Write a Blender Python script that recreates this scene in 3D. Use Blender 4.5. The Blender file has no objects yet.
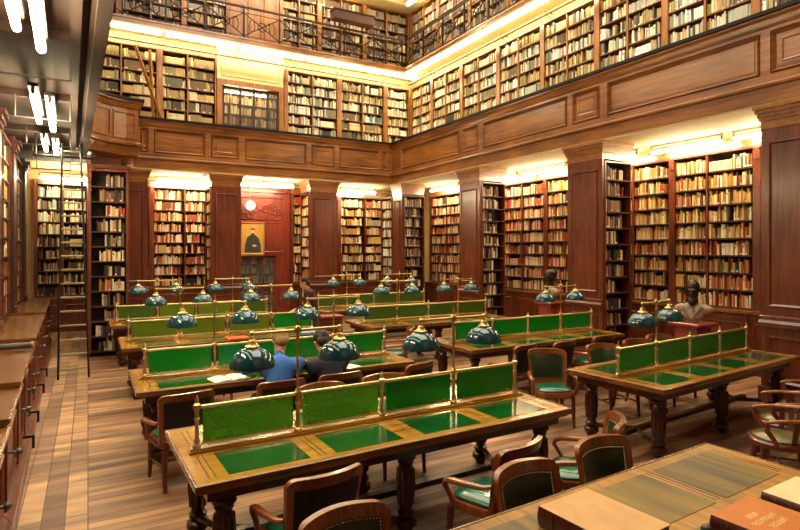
import bpy, bmesh, math, random
from mathutils import Vector, Matrix
R = random.Random(7)
SC = bpy.context.scene
COL = SC.collection
PI = math.pi

# ------------------------------------------------------------------ materials
def lin(h):
    c = [int(h[i:i+2], 16)/255 for i in (0, 2, 4)]
    return tuple(x/12.92 if x <= .04045 else ((x+.055)/1.055)**2.4 for x in c) + (1,)

def new_mat(name):
    m = bpy.data.materials.new(name); m.use_nodes = True
    n = m.node_tree.nodes; b = n['Principled BSDF']
    return m, n, m.node_tree.links, b

def plain(name, h, rough=.5, metal=0, coat=0, spec=None):
    m, n, l, b = new_mat(name)
    b.inputs['Base Color'].default_value = lin(h)
    b.inputs['Roughness'].default_value = rough
    b.inputs['Metallic'].default_value = metal
    b.inputs['Coat Weight'].default_value = coat
    b.inputs['Coat Roughness'].default_value = .12
    # faint tone variation
    t = n.new('ShaderNodeTexNoise'); t.inputs['Scale'].default_value = 9; t.inputs['Detail'].default_value = 4
    tc = n.new('ShaderNodeTexCoord'); l.new(tc.outputs['Object'], t.inputs['Vector'])
    r = n.new('ShaderNodeMapRange'); r.inputs['To Min'].default_value = .8; r.inputs['To Max'].default_value = 1.18
    l.new(t.outputs['Fac'], r.inputs['Value'])
    mx = n.new('ShaderNodeMix'); mx.data_type = 'RGBA'; mx.blend_type = 'MULTIPLY'; mx.inputs['Factor'].default_value = 1
    mx.inputs[6].default_value = lin(h); l.new(r.outputs['Result'], mx.inputs[7]); l.new(mx.outputs[2], b.inputs['Base Color'])
    return m

def wood(name, a, bcol, axis='Z', scale=3.0, rough=.38, coat=.25, bump=.05):
    m, n, l, b = new_mat(name)
    tc = n.new('ShaderNodeTexCoord'); mp = n.new('ShaderNodeMapping')
    s = {'X': (.12, 1.6, 1.6), 'Y': (1.6, .12, 1.6), 'Z': (1.6, 1.6, .12)}[axis]
    mp.inputs['Scale'].default_value = s
    l.new(tc.outputs['Object'], mp.inputs['Vector'])
    t = n.new('ShaderNodeTexNoise'); t.inputs['Scale'].default_value = scale*4; t.inputs['Detail'].default_value = 7
    t.inputs['Distortion'].default_value = .8; l.new(mp.outputs['Vector'], t.inputs['Vector'])
    t2 = n.new('ShaderNodeTexNoise'); t2.inputs['Scale'].default_value = 1.1; l.new(tc.outputs['Object'], t2.inputs['Vector'])
    ad = n.new('ShaderNodeMath'); ad.operation = 'MULTIPLY_ADD'; ad.inputs[1].default_value = .45
    l.new(t2.outputs['Fac'], ad.inputs[0])
    ml = n.new('ShaderNodeMath'); ml.operation = 'MULTIPLY'; ml.inputs[1].default_value = .75
    l.new(t.outputs['Fac'], ml.inputs[0]); l.new(ml.outputs[0], ad.inputs[2])
    cr = n.new('ShaderNodeValToRGB'); cr.color_ramp.elements[0].position = .36; cr.color_ramp.elements[1].position = .78
    cr.color_ramp.elements[0].color = lin(a); cr.color_ramp.elements[1].color = lin(bcol)
    l.new(ad.outputs[0], cr.inputs['Fac']); l.new(cr.outputs['Color'], b.inputs['Base Color'])
    b.inputs['Roughness'].default_value = rough; b.inputs['Coat Weight'].default_value = coat; b.inputs['Coat Roughness'].default_value = .18
    bp = n.new('ShaderNodeBump'); bp.inputs['Strength'].default_value = bump; bp.inputs['Distance'].default_value = .01
    l.new(t.outputs['Fac'], bp.inputs['Height']); l.new(bp.outputs['Normal'], b.inputs['Normal'])
    return m

def emit(name, rgb, strength):
    m, n, l, b = new_mat(name)
    b.inputs['Base Color'].default_value = (.9, .88, .8, 1)
    b.inputs['Emission Color'].default_value = rgb + (1,)
    b.inputs['Emission Strength'].default_value = strength
    return m

M = {}
M['honey'] = wood('honey_oak', '4e280c', 'a8692a', 'X', 2.2, .3, .75)
M['honey_y'] = wood('honey_oak_lengthwise', '4e280c', 'a8692a', 'Y', 2.2, .3, .75)
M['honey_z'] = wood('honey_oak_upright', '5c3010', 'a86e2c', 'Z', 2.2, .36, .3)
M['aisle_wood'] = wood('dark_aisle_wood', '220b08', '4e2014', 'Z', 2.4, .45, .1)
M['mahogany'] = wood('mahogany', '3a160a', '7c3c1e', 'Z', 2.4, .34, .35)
M['mahogany_x'] = wood('mahogany_lying', '35130b', '74371f', 'X', 2.4, .36, .3)
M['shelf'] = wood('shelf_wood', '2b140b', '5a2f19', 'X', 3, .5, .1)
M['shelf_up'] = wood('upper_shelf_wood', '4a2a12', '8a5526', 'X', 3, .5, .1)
M['backing'] = plain('case_backing', '1d0e08', .8)
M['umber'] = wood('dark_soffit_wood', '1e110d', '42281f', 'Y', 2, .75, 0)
M['desk'] = wood('varnished_desk_top', '6e4310', 'b98428', 'X', 3, .22, .6, .02)
M['desk_edge'] = wood('desk_edge', '4d2410', '8a5a2c', 'X', 3, .25, .5)
M['desk_dark'] = wood('desk_carcass', '1c0a07', '45190f', 'X', 3, .33, .3)
M['desk_worn'] = wood('worn_golden_desk_top', '62400c', 'b8821c', 'Y', 3, .45, .0, .02)
M['chair'] = wood('chair_wood', '4f1d0b', '9a5222', 'Z', 5, .28, .5, .02)
M['chair_dark'] = wood('chair_wood_dark', '32100a', '6b2a18', 'Z', 5, .3, .45, .02)
M['floor_wood'] = None
M['leather'] = plain('dark_green_leather', '1f2b18', .3, 0, .4)
M['seat_green'] = plain('green_seat_leather', '0f5a3c', .25, 0, .5)
M['seat_olive'] = plain('olive_seat_leather', '5a5426', .28, 0, .5)
M['back_cloth'] = plain('chair_back_cover', '140a08', .7)
M['pad'] = plain('green_desk_leather', '08421a', .14, 0, .5)
M['pad_olive'] = wood('olive_leather_sheen_streaks', '2e2610', '8a6e20', 'Y', 1.6, .5, 0, .02)  # yellow streaks paint light reflected on the leather into its colour
M['brass'] = plain('aged_brass', 'c8ae6c', .3, 1)
M['brass_dull'] = plain('dull_brass', 'd0bf8c', .4, 1)
M['iron'] = plain('black_iron', '1c1917', .5, .6)
M['grey_iron'] = plain('grey_iron', '5b5652', .45, .5)
M['pipe'] = plain('pale_painted_pipe', '9c8a66', .4, .4)
M['plaster'] = plain('cream_plaster', 'e2cb92', .8)
M['plaster_up'] = plain('pale_cream_plaster', 'cdb47c', .8)
M['red_panel'] = wood('red_wall_panel', '5a1c14', '8a3826', 'Z', 2, .4, .2)
M['gold'] = plain('gilt_frame', 'c9a24c', .35, .7)
M['canvas'] = plain('ochre_canvas', 'b98a3e', .7)
M['dark_coat'] = plain('painted_dark_coat', '2d2a28', .7)
M['painted_skin'] = plain('painted_flesh', 'd8a878', .6)
M['skin'] = plain('skin', 'c08a68', .5)
M['white'] = plain('white_paper', 'e8e2d2', .7)
M['tan_cover'] = plain('tan_board_cover', 'c99c62', .6)
M['red_leather'] = plain('dark_red_leather', '4a120d', .35, 0, .3)
M['orange_cover'] = plain('orange_cloth_cover', 'c06c1c', .5)
M['cream_cover'] = plain('cream_paper_cover', 'e0cf9c', .6)
M['gilt'] = plain('gilt_lettering', 'e6c88a', .4)
M['blue_shirt'] = plain('blue_shirt_cotton', '3668b8', .8)
M['navy'] = plain('navy_jacket', '1c2038', .8)
M['trousers'] = plain('dark_trousers', '20242c', .85)
M['maroon_coat'] = plain('dark_maroon_coat', '3a1a14', .8)
M['hair_fair'] = plain('fair_hair', '9a7a4a', .7)
M['hair_dark'] = plain('dark_brown_hair', '2a1a12', .6)
M['shoe'] = plain('black_shoe', '14110f', .4)
M['bronze'] = plain('dark_bronze', '3a2e22', .35, .6)
M['stone'] = wood('mottled_tan_stone', '4a3c2c', 'b9a484', 'Z', 5, .6, 0, .1)
M['pedestal'] = wood('red_pedestal_wood', '6a241a', '9c4632', 'Z', 2, .4, .2)
M['orange_paper'] = plain('orange_folder_card', 'd8531c', .6)
M['yellow_paper'] = plain('yellow_pamphlet', 'd8b02c', .6)
M['blue_paper'] = plain('blue_grey_pamphlet', '6f8aa0', .6)
M['globe'] = emit('lit_globe', (1, .86, .62), 5)
M['tube'] = emit('fluorescent_tube', (1, .83, .52), 80)
M['tube_aisle'] = emit('fluorescent_tube_aisle', (1, .85, .5), 75)
M['tube_hi'] = emit('fluorescent_tube_upper', (1, .86, .56), 30)
M['bulb'] = emit('desk_bulb', (1, .82, .42), 230)

def glassy(name, h, rough, trans, bump=0, scale=60, dist=.004):
    m, n, l, b = new_mat(name)
    b.inputs['Base Color'].default_value = lin(h); b.inputs['Roughness'].default_value = rough
    b.inputs['Transmission Weight'].default_value = trans; b.inputs['IOR'].default_value = 1.45
    if bump:
        tc = n.new('ShaderNodeTexCoord'); t = n.new('ShaderNodeTexNoise'); t.inputs['Scale'].default_value = scale; t.inputs['Detail'].default_value = 2
        l.new(tc.outputs['Object'], t.inputs['Vector'])
        bp = n.new('ShaderNodeBump'); bp.inputs['Strength'].default_value = bump; bp.inputs['Distance'].default_value = dist
        l.new(t.outputs['Fac'], bp.inputs['Height']); l.new(bp.outputs['Normal'], b.inputs['Normal'])
    return m
M['glass_green'] = glassy('green_screen_glass', '12a02c', .16, .38, .5, 55)
M['glass_hammered'] = glassy('hammered_green_glass', '6fd028', .12, .55, 1.0, 70, .02)
M['glass_olive'] = glassy('yellow_green_glass', '7d9624', .2, .42, .8, 45)
M['glass_dim'] = glassy('dull_olive_glass', '58742a', .22, .4, .8, 45)
M['pane'] = glassy('clear_pane', 'f0f0ea', .02, .95)

M['shade'] = plain('teal_glazed_enamel', '08444c', .035, 0, 0)
M['shade'].node_tree.nodes['Principled BSDF'].inputs['IOR'].default_value = 1.75
def book_mat():
    m, n, l, b = new_mat('book_cloth')
    a = n.new('ShaderNodeAttribute'); a.attribute_name = 'Col'
    l.new(a.outputs['Color'], b.inputs['Base Color']); b.inputs['Roughness'].default_value = .6
    return m
M['book'] = book_mat()

def floor_mat():
    m, n, l, b = new_mat('worn_oak_floorboards')
    tc = n.new('ShaderNodeTexCoord')
    def brick(rot, w, h, off):
        mp = n.new('ShaderNodeMapping'); mp.inputs['Rotation'].default_value = (0, 0, rot); l.new(tc.outputs['Object'], mp.inputs['Vector'])
        k = n.new('ShaderNodeTexBrick'); k.inputs['Scale'].default_value = 1; k.inputs['Brick Width'].default_value = w; k.inputs['Row Height'].default_value = h
        k.inputs['Mortar Size'].default_value = .006; k.inputs['Mortar Smooth'].default_value = .4; k.offset = off; k.inputs['Bias'].default_value = 0
        k.inputs['Color1'].default_value = lin('633c28'); k.inputs['Color2'].default_value = lin('b0845a'); k.inputs['Mortar'].default_value = lin('4a3020')
        l.new(mp.outputs['Vector'], k.inputs['Vector'])
        return k
    k1 = brick(0, .98, .115, 0); k2 = brick(PI/2, 1.1, .17, .5)
    sx = n.new('ShaderNodeSeparateXYZ'); l.new(tc.outputs['Object'], sx.inputs[0])
    gt = n.new('ShaderNodeMath'); gt.operation = 'GREATER_THAN'; gt.inputs[1].default_value = .0; l.new(sx.outputs['X'], gt.inputs[0])
    mx = n.new('ShaderNodeMix'); mx.data_type = 'RGBA'; l.new(gt.outputs[0], mx.inputs['Factor']); l.new(k2.outputs['Color'], mx.inputs[6]); l.new(k1.outputs['Color'], mx.inputs[7])
    mp = n.new('ShaderNodeMapping'); mp.inputs['Scale'].default_value = (.5, 3, 1); l.new(tc.outputs['Object'], mp.inputs['Vector'])
    t = n.new('ShaderNodeTexNoise'); t.inputs['Scale'].default_value = 2.2; t.inputs['Detail'].default_value = 8; l.new(mp.outputs['Vector'], t.inputs['Vector'])
    r = n.new('ShaderNodeMapRange'); r.inputs['From Min'].default_value = .3; r.inputs['From Max'].default_value = .7; r.inputs['To Min'].default_value = .38; r.inputs['To Max'].default_value = 1.42
    l.new(t.outputs['Fac'], r.inputs['Value'])
    m2 = n.new('ShaderNodeMix'); m2.data_type = 'RGBA'; m2.blend_type = 'MULTIPLY'; m2.inputs['Factor'].default_value = 1
    l.new(mx.outputs[2], m2.inputs[6]); l.new(r.outputs['Result'], m2.inputs[7]); l.new(m2.outputs[2], b.inputs['Base Color'])
    b.inputs['Roughness'].default_value = .5; b.inputs['Coat Weight'].default_value = 0
    bp = n.new('ShaderNodeBump'); bp.inputs['Strength'].default_value = .12; bp.inputs['Distance'].default_value = .01
    l.new(t.outputs['Fac'], bp.inputs['Height']); l.new(bp.outputs['Normal'], b.inputs['Normal'])
    return m
M['floor_wood'] = floor_mat()

# ------------------------------------------------------------------ mesh builder
def frame(ox, oy, dx, dy, nx, ny, oz=0):
    """local (s along, o outward, z up) -> world"""
    return Matrix(((dx, nx, 0, ox), (dy, ny, 0, oy), (0, 0, 1, oz), (0, 0, 0, 1)))
def back_frame(y, x0=0): return frame(x0, y, 1, 0, 0, -1)         # s = X, outward = -Y
def right_frame(x, y0=0): return frame(x, y0, 0, -1, -1, 0)       # s = -(Y-y0), outward = -X
def left_frame(x, y0=0): return frame(x, y0, 0, 1, 1, 0)          # s = Y-y0, outward = +X
LROT = Matrix.Rotation(math.radians(1.35), 4, 'Z')

class MB:
    def __init__(s, T=None):
        s.v = []; s.f = []; s.c = []; s.mi = []; s.T = T or Matrix.Identity(4); s.col = None; s.m = 0
    def add(s, vs, fs, X=None):
        b = len(s.v); T = s.T @ X if X is not None else s.T
        s.v.extend(T @ Vector(p) for p in vs)
        for f in fs:
            s.f.append(tuple(b+i for i in f)); s.mi.append(s.m)
            if s.col is not None: s.c.append(s.col)
    def box(s, x0, y0, z0, x1, y1, z1, X=None):
        v = [(x0,y0,z0),(x1,y0,z0),(x1,y1,z0),(x0,y1,z0),(x0,y0,z1),(x1,y0,z1),(x1,y1,z1),(x0,y1,z1)]
        s.add(v, [(0,3,2,1),(4,5,6,7),(0,1,5,4),(1,2,6,5),(2,3,7,6),(3,0,4,7)], X)
    def cbox(s, cx, cy, cz, sx, sy, sz, X=None):
        s.box(cx-sx/2, cy-sy/2, cz-sz/2, cx+sx/2, cy+sy/2, cz+sz/2, X)
    def lathe(s, prof, cx=0, cy=0, seg=14, X=None, close=True):
        vs = []; fs = []; n = len(prof)
        for r, z in prof:
            for k in range(seg):
                a = 2*PI*k/seg; vs.append((cx+r*math.cos(a), cy+r*math.sin(a), z))
        for i in range(n-1):
            for k in range(seg):
                k2 = (k+1) % seg; fs.append((i*seg+k, i*seg+k2, (i+1)*seg+k2, (i+1)*seg+k))
        if close:
            fs.append(tuple(range(seg))[::-1]); fs.append(tuple((n-1)*seg+k for k in range(seg)))
        s.add(vs, fs, X)
    def tube(s, pts, r, seg=8, flat=1.0):
        P = [Vector(p) for p in pts]; n = len(P); rs = r if isinstance(r, (list, tuple)) else [r]*n
        vs = []; fs = []; up = Vector((0, 0, 1)); prev = None
        for i in range(n):
            t = (P[min(i+1, n-1)]-P[max(i-1, 0)]).normalized()
            a = (prev if prev is not None else (up if abs(t.z) < .9 else Vector((1, 0, 0))))
            u = (a-t*a.dot(t))
            u = u.normalized() if u.length > 1e-6 else t.orthogonal().normalized()
            prev = u; w = t.cross(u)
            for k in range(seg):
                g = 2*PI*k/seg; vs.append(P[i]+u*(rs[i]*flat*math.cos(g))+w*(rs[i]*math.sin(g)))
        for i in range(n-1):
            for k in range(seg):
                k2 = (k+1) % seg; fs.append((i*seg+k, i*seg+k2, (i+1)*seg+k2, (i+1)*seg+k))
        fs.append(tuple(range(seg))[::-1]); fs.append(tuple((n-1)*seg+k for k in range(seg)))
        s.add(vs, fs)
    def prism(s, poly, z0, z1, X=None):
        n = len(poly); vs = [(x, y, z0) for x, y in poly]+[(x, y, z1) for x, y in poly]
        fs = [tuple(range(n))[::-1], tuple(range(n, 2*n))]+[(i, (i+1) % n, n+(i+1) % n, n+i) for i in range(n)]
        s.add(vs, fs, X)
    def loft(s, rings, cap=True):
        n = len(rings[0]); vs = [p for r in rings for p in r]; fs = []
        for i in range(len(rings)-1):
            for k in range(n):
                k2 = (k+1) % n; fs.append((i*n+k, i*n+k2, (i+1)*n+k2, (i+1)*n+k))
        if cap: fs.append(tuple(range(n))[::-1]); fs.append(tuple((len(rings)-1)*n+k for k in range(n)))
        s.add(vs, fs)
    def run(s, prof, s0, s1):
        """closed section prof [(o,z)] swept along local s"""
        s.loft([[(s0, o, z) for o, z in prof], [(s1, o, z) for o, z in prof]])
    def ring(s, s0, s1, z0, z1, o, w=.04, t=.03):
        """rectangular moulding of four mitred bars on the face o"""
        a = [(s0, z0), (s1, z0), (s1, z1), (s0, z1)]; b = [(s0+w, z0+w), (s1-w, z0+w), (s1-w, z1-w), (s0+w, z1-w)]
        m = [(s0+w*.35, z0+w*.35), (s1-w*.35, z0+w*.35), (s1-w*.35, z1-w*.35), (s0+w*.35, z1-w*.35)]
        vs = [(p[0], o, p[1]) for p in a]+[(p[0], o+t, p[1]) for p in m]+[(p[0], o+.004, p[1]) for p in b]
        fs = []
        for i in range(4):
            j = (i+1) % 4; fs += [(i, j, 4+j, 4+i), (4+i, 4+j, 8+j, 8+i), (8+i, 8+j, j, i)]
        s.add(vs, fs)
    def ball(s, c, r, seg=8, rings=5, sc=(1, 1, 1)):
        pr = [(max(1e-4, math.sin(PI*i/rings)), -math.cos(PI*i/rings)) for i in range(rings+1)]
        X = Matrix.Translation(c) @ Matrix.Diagonal((r*sc[0], r*sc[1], r*sc[2], 1))
        s.lathe(pr, seg=seg, X=X)

INV = {}
def build(name, mb, mats, parent=None, smooth=False, bevel=0):
    me = bpy.data.meshes.new(name)
    inv = INV.get(parent.name) if parent is not None else None
    vs = [inv @ p for p in mb.v] if inv is not None else mb.v
    me.from_pydata([tuple(p) for p in vs], [], mb.f)
    if not isinstance(mats, (list, tuple)): mats = [mats]
    for m in mats: me.materials.append(M[m] if isinstance(m, str) else m)
    if len(mats) > 1: me.polygons.foreach_set('material_index', mb.mi)
    if mb.c:
        at = me.color_attributes.new('Col', 'FLOAT_COLOR', 'CORNER')
        buf = []
        for p, c in zip(me.polygons, mb.c): buf.extend(list(c)*p.loop_total)
        at.data.foreach_set('color', buf)
    bm = bmesh.new(); bm.from_mesh(me); bmesh.ops.recalc_face_normals(bm, faces=bm.faces); bm.to_mesh(me); bm.free()
    if smooth:
        me.polygons.foreach_set('use_smooth', [True]*len(me.polygons))
        try: me.set_sharp_from_angle(angle=math.radians(42))
        except Exception: pass
    o = bpy.data.objects.new(name, me); COL.objects.link(o)
    if parent is not None:
        o.parent = parent; INV[o.name] = INV.get(parent.name)
    if bevel:
        b = o.modifiers.new('edge', 'BEVEL'); b.width = bevel; b.segments = 2; b.limit_method = 'ANGLE'
    return o

def tag(o, label, cat, group=None, kind=None):
    if label: o['label'] = label
    if cat: o['category'] = cat
    if group: o['group'] = group
    if kind: o['kind'] = kind
    return o
def thing(name, label, cat, loc=(0, 0, 0), group=None):
    o = bpy.data.objects.new(name, None); COL.objects.link(o); o.location = loc; o.empty_display_size = .2
    INV[o.name] = Matrix.Translation(-Vector(loc))
    return tag(o, label, cat, group)
def struct(name, mb, mats, **k):
    o = build(name, mb, mats, **k); o['kind'] = 'structure'; return o
KIDS = {}
def copy_tree(o, parent=None):
    c = o.copy(); COL.objects.link(c); c.parent = parent
    for ch in list(o.children): copy_tree(ch, c)
    return c
ORD = 'first second third fourth fifth sixth seventh eighth ninth tenth eleventh twelfth thirteenth fourteenth fifteenth sixteenth seventeenth eighteenth nineteenth twentieth'.split()
def ordinal(i):
    if i < 20: return ORD[i]
    t = ['twenty', 'thirty', 'forty', 'fifty'][(i+1)//10-2]; u = (i+1) % 10
    return (t[:-1]+'ieth') if u == 0 else t+'-'+ORD[u-1]

# ------------------------------------------------------------------ room constants
XR, YB = 9.0, 16.5        # gallery fronts
XW, YW = 10.7, 18.2       # book walls
ZG = 4.52                 # underside of the second level
CAMZ = 2.28
TH = math.atan(312/553)
# ------------------------------------------------------------------ the room
mb = MB(); mb.box(-2.5, -2.5, -.1, 11.5, 19.6, 0); struct('floor', mb, 'floor_wood')
mb = MB(); mb.box(10.98, -2.5, 0, 11.2, 19.6, 13.2); struct('wall_right', mb, 'plaster_up')
mb = MB()
mb.box(-2.2, 18.48, 0, 4.0, 18.7, 4.5); mb.box(5.78, 18.48, 0, 10.98, 18.7, 4.5)
mb.box(4.0, 18.48, 2.04, 5.78, 18.7, 4.5)
mb.box(-2.2, 18.48, 4.5, 3.6, 18.7, 13.2); mb.box(5.75, 18.48, 4.5, 10.98, 18.7, 13.2); mb.box(3.6, 18.48, 7.75, 5.75, 18.7, 13.2)
struct('wall_back', mb, 'plaster_up')
mb = MB(); mb.box(-2.2, 19.4, 0, 10.98, 19.6, 13.2); struct('wall_far', mb, 'backing')
mb = MB(LROT); mb.box(-1.6, -2.4, 0, -1.42, 18.9, 13.2); struct('wall_left', mb, 'mahogany')
mb = MB(); mb.box(-2.5, -2.6, 0, 11.2, -2.5, 13.2); struct('wall_front', mb, 'mahogany')
mb = MB(); mb.box(-2.5, -2.6, 13.2, 11.2, 19.6, 13.3); struct('ceiling', mb, 'plaster_up')

# gallery slabs (cream plaster underneath)
mb = MB(); mb.box(XR+.02, -2.4, ZG-.04, 10.97, YB+.02, 4.75); mb.box(.9, YB+.02, ZG-.04, 10.97, 18.47, 4.75)
struct('gallery_floor', mb, 'plaster')
mb = MB(); mb.box(10.19, -2.4, 8.8, 10.97, 17.69, 8.98); mb.box(-.6, 17.69, 8.8, 10.97, 18.47, 8.98)
struct('upper_gallery_floor', mb, 'plaster_up')
mb = MB(); mb.box(10.1, -2.4, 11.28, 10.97, 17.6, 11.45); mb.box(-.6, 17.6, 11.28, 10.97, 18.47, 11.45)
struct('top_gallery_floor', mb, 'plaster_up')
mb = MB(back_frame(17.69)); mb.box(-.6, .001, 8.84, 10.15, .03, 9.0); mb.run([(.031, 8.93), (.06, 8.95), (.06, 8.99), (.031, 9.0)], -.6, 10.12); struct('trim_5', mb, 'honey')
mb = MB(right_frame(10.19)); mb.box(-17.65, .001, 8.84, 2.3, .03, 9.0); mb.run([(.031, 8.93), (.06, 8.95), (.06, 8.99), (.031, 9.0)], -17.62, 2.3); struct('trim_6', mb, 'honey_y')
mb = MB(LROT); mb.box(-1.42, -2.2, 8.8, -.36, 17.2, 8.98); struct('side_gallery_floor', mb, 'plaster_up')
# the low aisle ceiling under the near gallery
mb = MB(LROT)
mb.box(-1.42, -2.2, ZG, .34, 16.4, 4.75)
mb.box(.0, -2.2, ZG-.09, .09, 15.4, ZG-.001); mb.box(.16, -2.2, ZG-.04, .2, 14.6, ZG-.001); mb.box(.2, -2.2, ZG-.15, .32, 14.0, ZG-.001)
for y in (3.6, 6.6, 9.3, 11.9, 14.2): mb.box(-1.42, y, ZG-.1, -.001, y+.09, ZG-.002)
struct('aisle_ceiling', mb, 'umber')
mb = MB(); mb.box(-1.6, 16.4, ZG, .9, 18.47, 4.75); struct('corner_ceiling', mb, 'plaster')

# ------------------------------------------------------------------ parapets of the second level
def parapet(name, label, T, s0, s1, panels, back=.12, ext=0, wd='honey'):
    p = tuple(T @ Vector((s0, 0, ZG))); t = thing(name, label, 'parapet', p)
    m = MB(T); m.box(s0, -back, ZG+.005, s1+ext, 0, 4.80); m.run([(.0, 4.755), (.05, 4.765), (.06, 4.80), (.02, 4.83), (0, 4.84)], s0, s1)
    build('lower_beam', m, wd, t)
    m = MB(T); m.box(s0, -back, 4.801, s1+ext, -.035, 5.66); m.box(s1, -back, 4.801, s1+ext, 0, 5.83) if ext else None
    cuts = [s0]+[x for a, b in panels for x in (a, b)]+[s1]
    for i in range(0, len(cuts), 2):
        if cuts[i+1]-cuts[i] > .005: m.box(cuts[i], -.04, 4.84, cuts[i+1], 0.002, 5.66)
    for a, b in panels: m.box(a, -.04, 4.84, b, .002, 4.95); m.box(a, -.04, 5.60, b, .002, 5.66)
    m.run([(-back, 5.66), (.02, 5.66), (.035, 5.70), (.05, 5.76), (.085, 5.80), (.085, 5.83), (-back, 5.83)], s0, s1)
    build('front_board', m, wd, t)
    for a, b in panels:
        m = MB(T); m.ring(a, b, 4.95, 5.60, -.034, .07, .06)
        m.box(a+.1, -.045, 5.05, b-.1, -.022, 5.50)
        if b-a < 1.0: m.ring(a+.15, b-.15, 5.10, 5.45, -.022, .03, .014)
        build('panel', m, wd, t)
    m = MB(T); m.box(s0, -back-.05, 5.835, s1, .12, 5.895); build('cap_rail', m, 'iron', t)
    return t
TR = right_frame(XR); TB = back_frame(YB)
def span(y0, y1): return (-y1, -y0)
rp = [span(15.75, 16.15)]
pil = [16.15, 12.1, 8.11, 4.18, .25]
pan = []
for i in range(4):
    a, b = pil[i], pil[i+1]
    pan.append(span(b+.50, a-(.55 if i else .28)))
    pan.append(span(b-.36, b+.36))
parapet('gallery_parapet', 'honey oak panelled parapet of the second level running above the bust bays', TR, -16.498, 2.2, pan, wd='honey_y')
parapet('gallery_parapet', 'honey oak panelled parapet of the second level above the portrait doorway', TB, 1.07, 8.872,
        [(1.24, 1.44), (1.58, 2.92), (3.08, 3.86), (4.05, 5.95), (6.12, 6.9), (7.06, 8.52), (8.6, 8.84)], ext=.126)
# curved corner bay
BOW = [(-.06, 13.84), (.12, 14.18), (.34, 14.42), (.56, 14.57), (.8, 14.66), (1.06, 14.70)]
t = thing('corner_balcony', 'bowed oak balcony bulging out in the corner above the narrow dark bookcase', 'balcony', (.5, 14.6, ZG-.02))
def bow_ring(off, z):
    out = []
    for i, p in enumerate(BOW):
        a = Vector(BOW[max(i-1, 0)]); b = Vector(BOW[min(i+1, len(BOW)-1)]); d = (b-a).normalized(); n = Vector((d.y, -d.x))
        out.append((p[0]+n.x*off, p[1]+n.y*off, z))
    e = out[-1]; x = 1.06+off
    return out+[(x, e[1], z), (x, 16.32, z), (.36, 16.32, z), (.36, 15.2, z), (-.06, 14.6, z)]
def bow_loft(name, prof, mat):
    m = MB(); m.loft([bow_ring(o, z) for o, z in prof]); return build(name, m, mat, t)
bow_loft('apron', [(-.2, ZG-.02), (-.06, ZG+.03), (-.02, 4.68), (0, 4.76)], 'honey')
bow_loft('base_moulding', [(.0, 4.765), (.06, 4.78), (.07, 4.82), (.02, 4.86)], 'honey')
bow_loft('body', [(0, 4.865), (0, 5.64)], 'honey')
bow_loft('cornice', [(.02, 5.645), (.035, 5.70), (.05, 5.76), (.09, 5.80), (.09, 5.83)], 'honey')
bow_loft('cap_rail', [(.12, 5.835), (.12, 5.895)], 'iron')
def arc_panel(i0, i1, name):
    m = MB()
    def pt(k, z, o):
        i = min(int(k), len(BOW)-2); f = k-i; a = Vector(BOW[i]); b = Vector(BOW[i+1]); d = (b-a).normalized(); n = Vector((d.y, -d.x)); p = a+(b-a)*f+n*o
        return (p.x, p.y, z)
    N = 6
    for (z0, z1) in ((4.93, 4.98), (5.53, 5.58)):
        ks = [i0+(i1-i0)*j/N for j in range(N+1)]
        m.loft([[pt(k, z0, .002), pt(k, z0, .03), pt(k, z1, .03), pt(k, z1, .002)] for k in ks])
    for k in (i0, i1-.12):
        m.loft([[pt(q, 4.98, .002), pt(q, 4.98, .03), pt(q, 5.53, .03), pt(q, 5.53, .002)] for q in (k, k+.12)])
    build(name, m, 'honey_z', t)
arc_panel(.2, 2.5, 'panel'); arc_panel(2.75, 4.8, 'panel')

# ------------------------------------------------------------------ piers (pillars)
def pier(label, T, w, body, lo=0, name='panelled_pier'):
    """T: local frame of its front; body: list of boxes (s0,s1,depth0,depth1) in that frame"""
    p = tuple(T @ Vector((w/2, -.4, lo))); t = thing(name, label, 'pier', p)
    m = MB(T)
    for s0, s1, d0, d1 in body: m.box(s0, -d1, lo+.002, s1, -d0, 4.12)
    build('shaft', m, 'mahogany', t)
    m = MB(T); m.ring(.11, w-.11, 1.42, 3.92, 0, .05, .03); m.box(.15, -.005, 1.46, w-.15, .008, 3.88); build('tall_panel', m, 'mahogany', t)
    m = MB(T); m.ring(.11, w-.11, .28, .98, 0, .05, .03); build('low_panel', m, 'mahogany', t)
    m = MB(T); m.run([(0, 1.1), (.06, 1.12), (.07, 1.18), (.03, 1.22), (.03, 1.27), (0, 1.29)], -.01, w+.01); build('dado_rail', m, 'mahogany_x', t)
    m = MB(T); m.box(-.02, -.6, .003, w+.02, .05, .2); build('plinth', m, 'mahogany_x', t)
    m = MB(T)
    d = max(b[3] for b in body)
    m.box(.0, -d, 4.121, w, .012, 4.25)
    for z0, z1, o in ((4.251, 4.30, .025), (4.301, 4.36, .04), (4.361, 4.42, .065), (4.421, 4.475, .09)): m.box(-o, -d, z0, w+o, o, z1)
    build('capital', m, 'honey', t)
    return t
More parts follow.
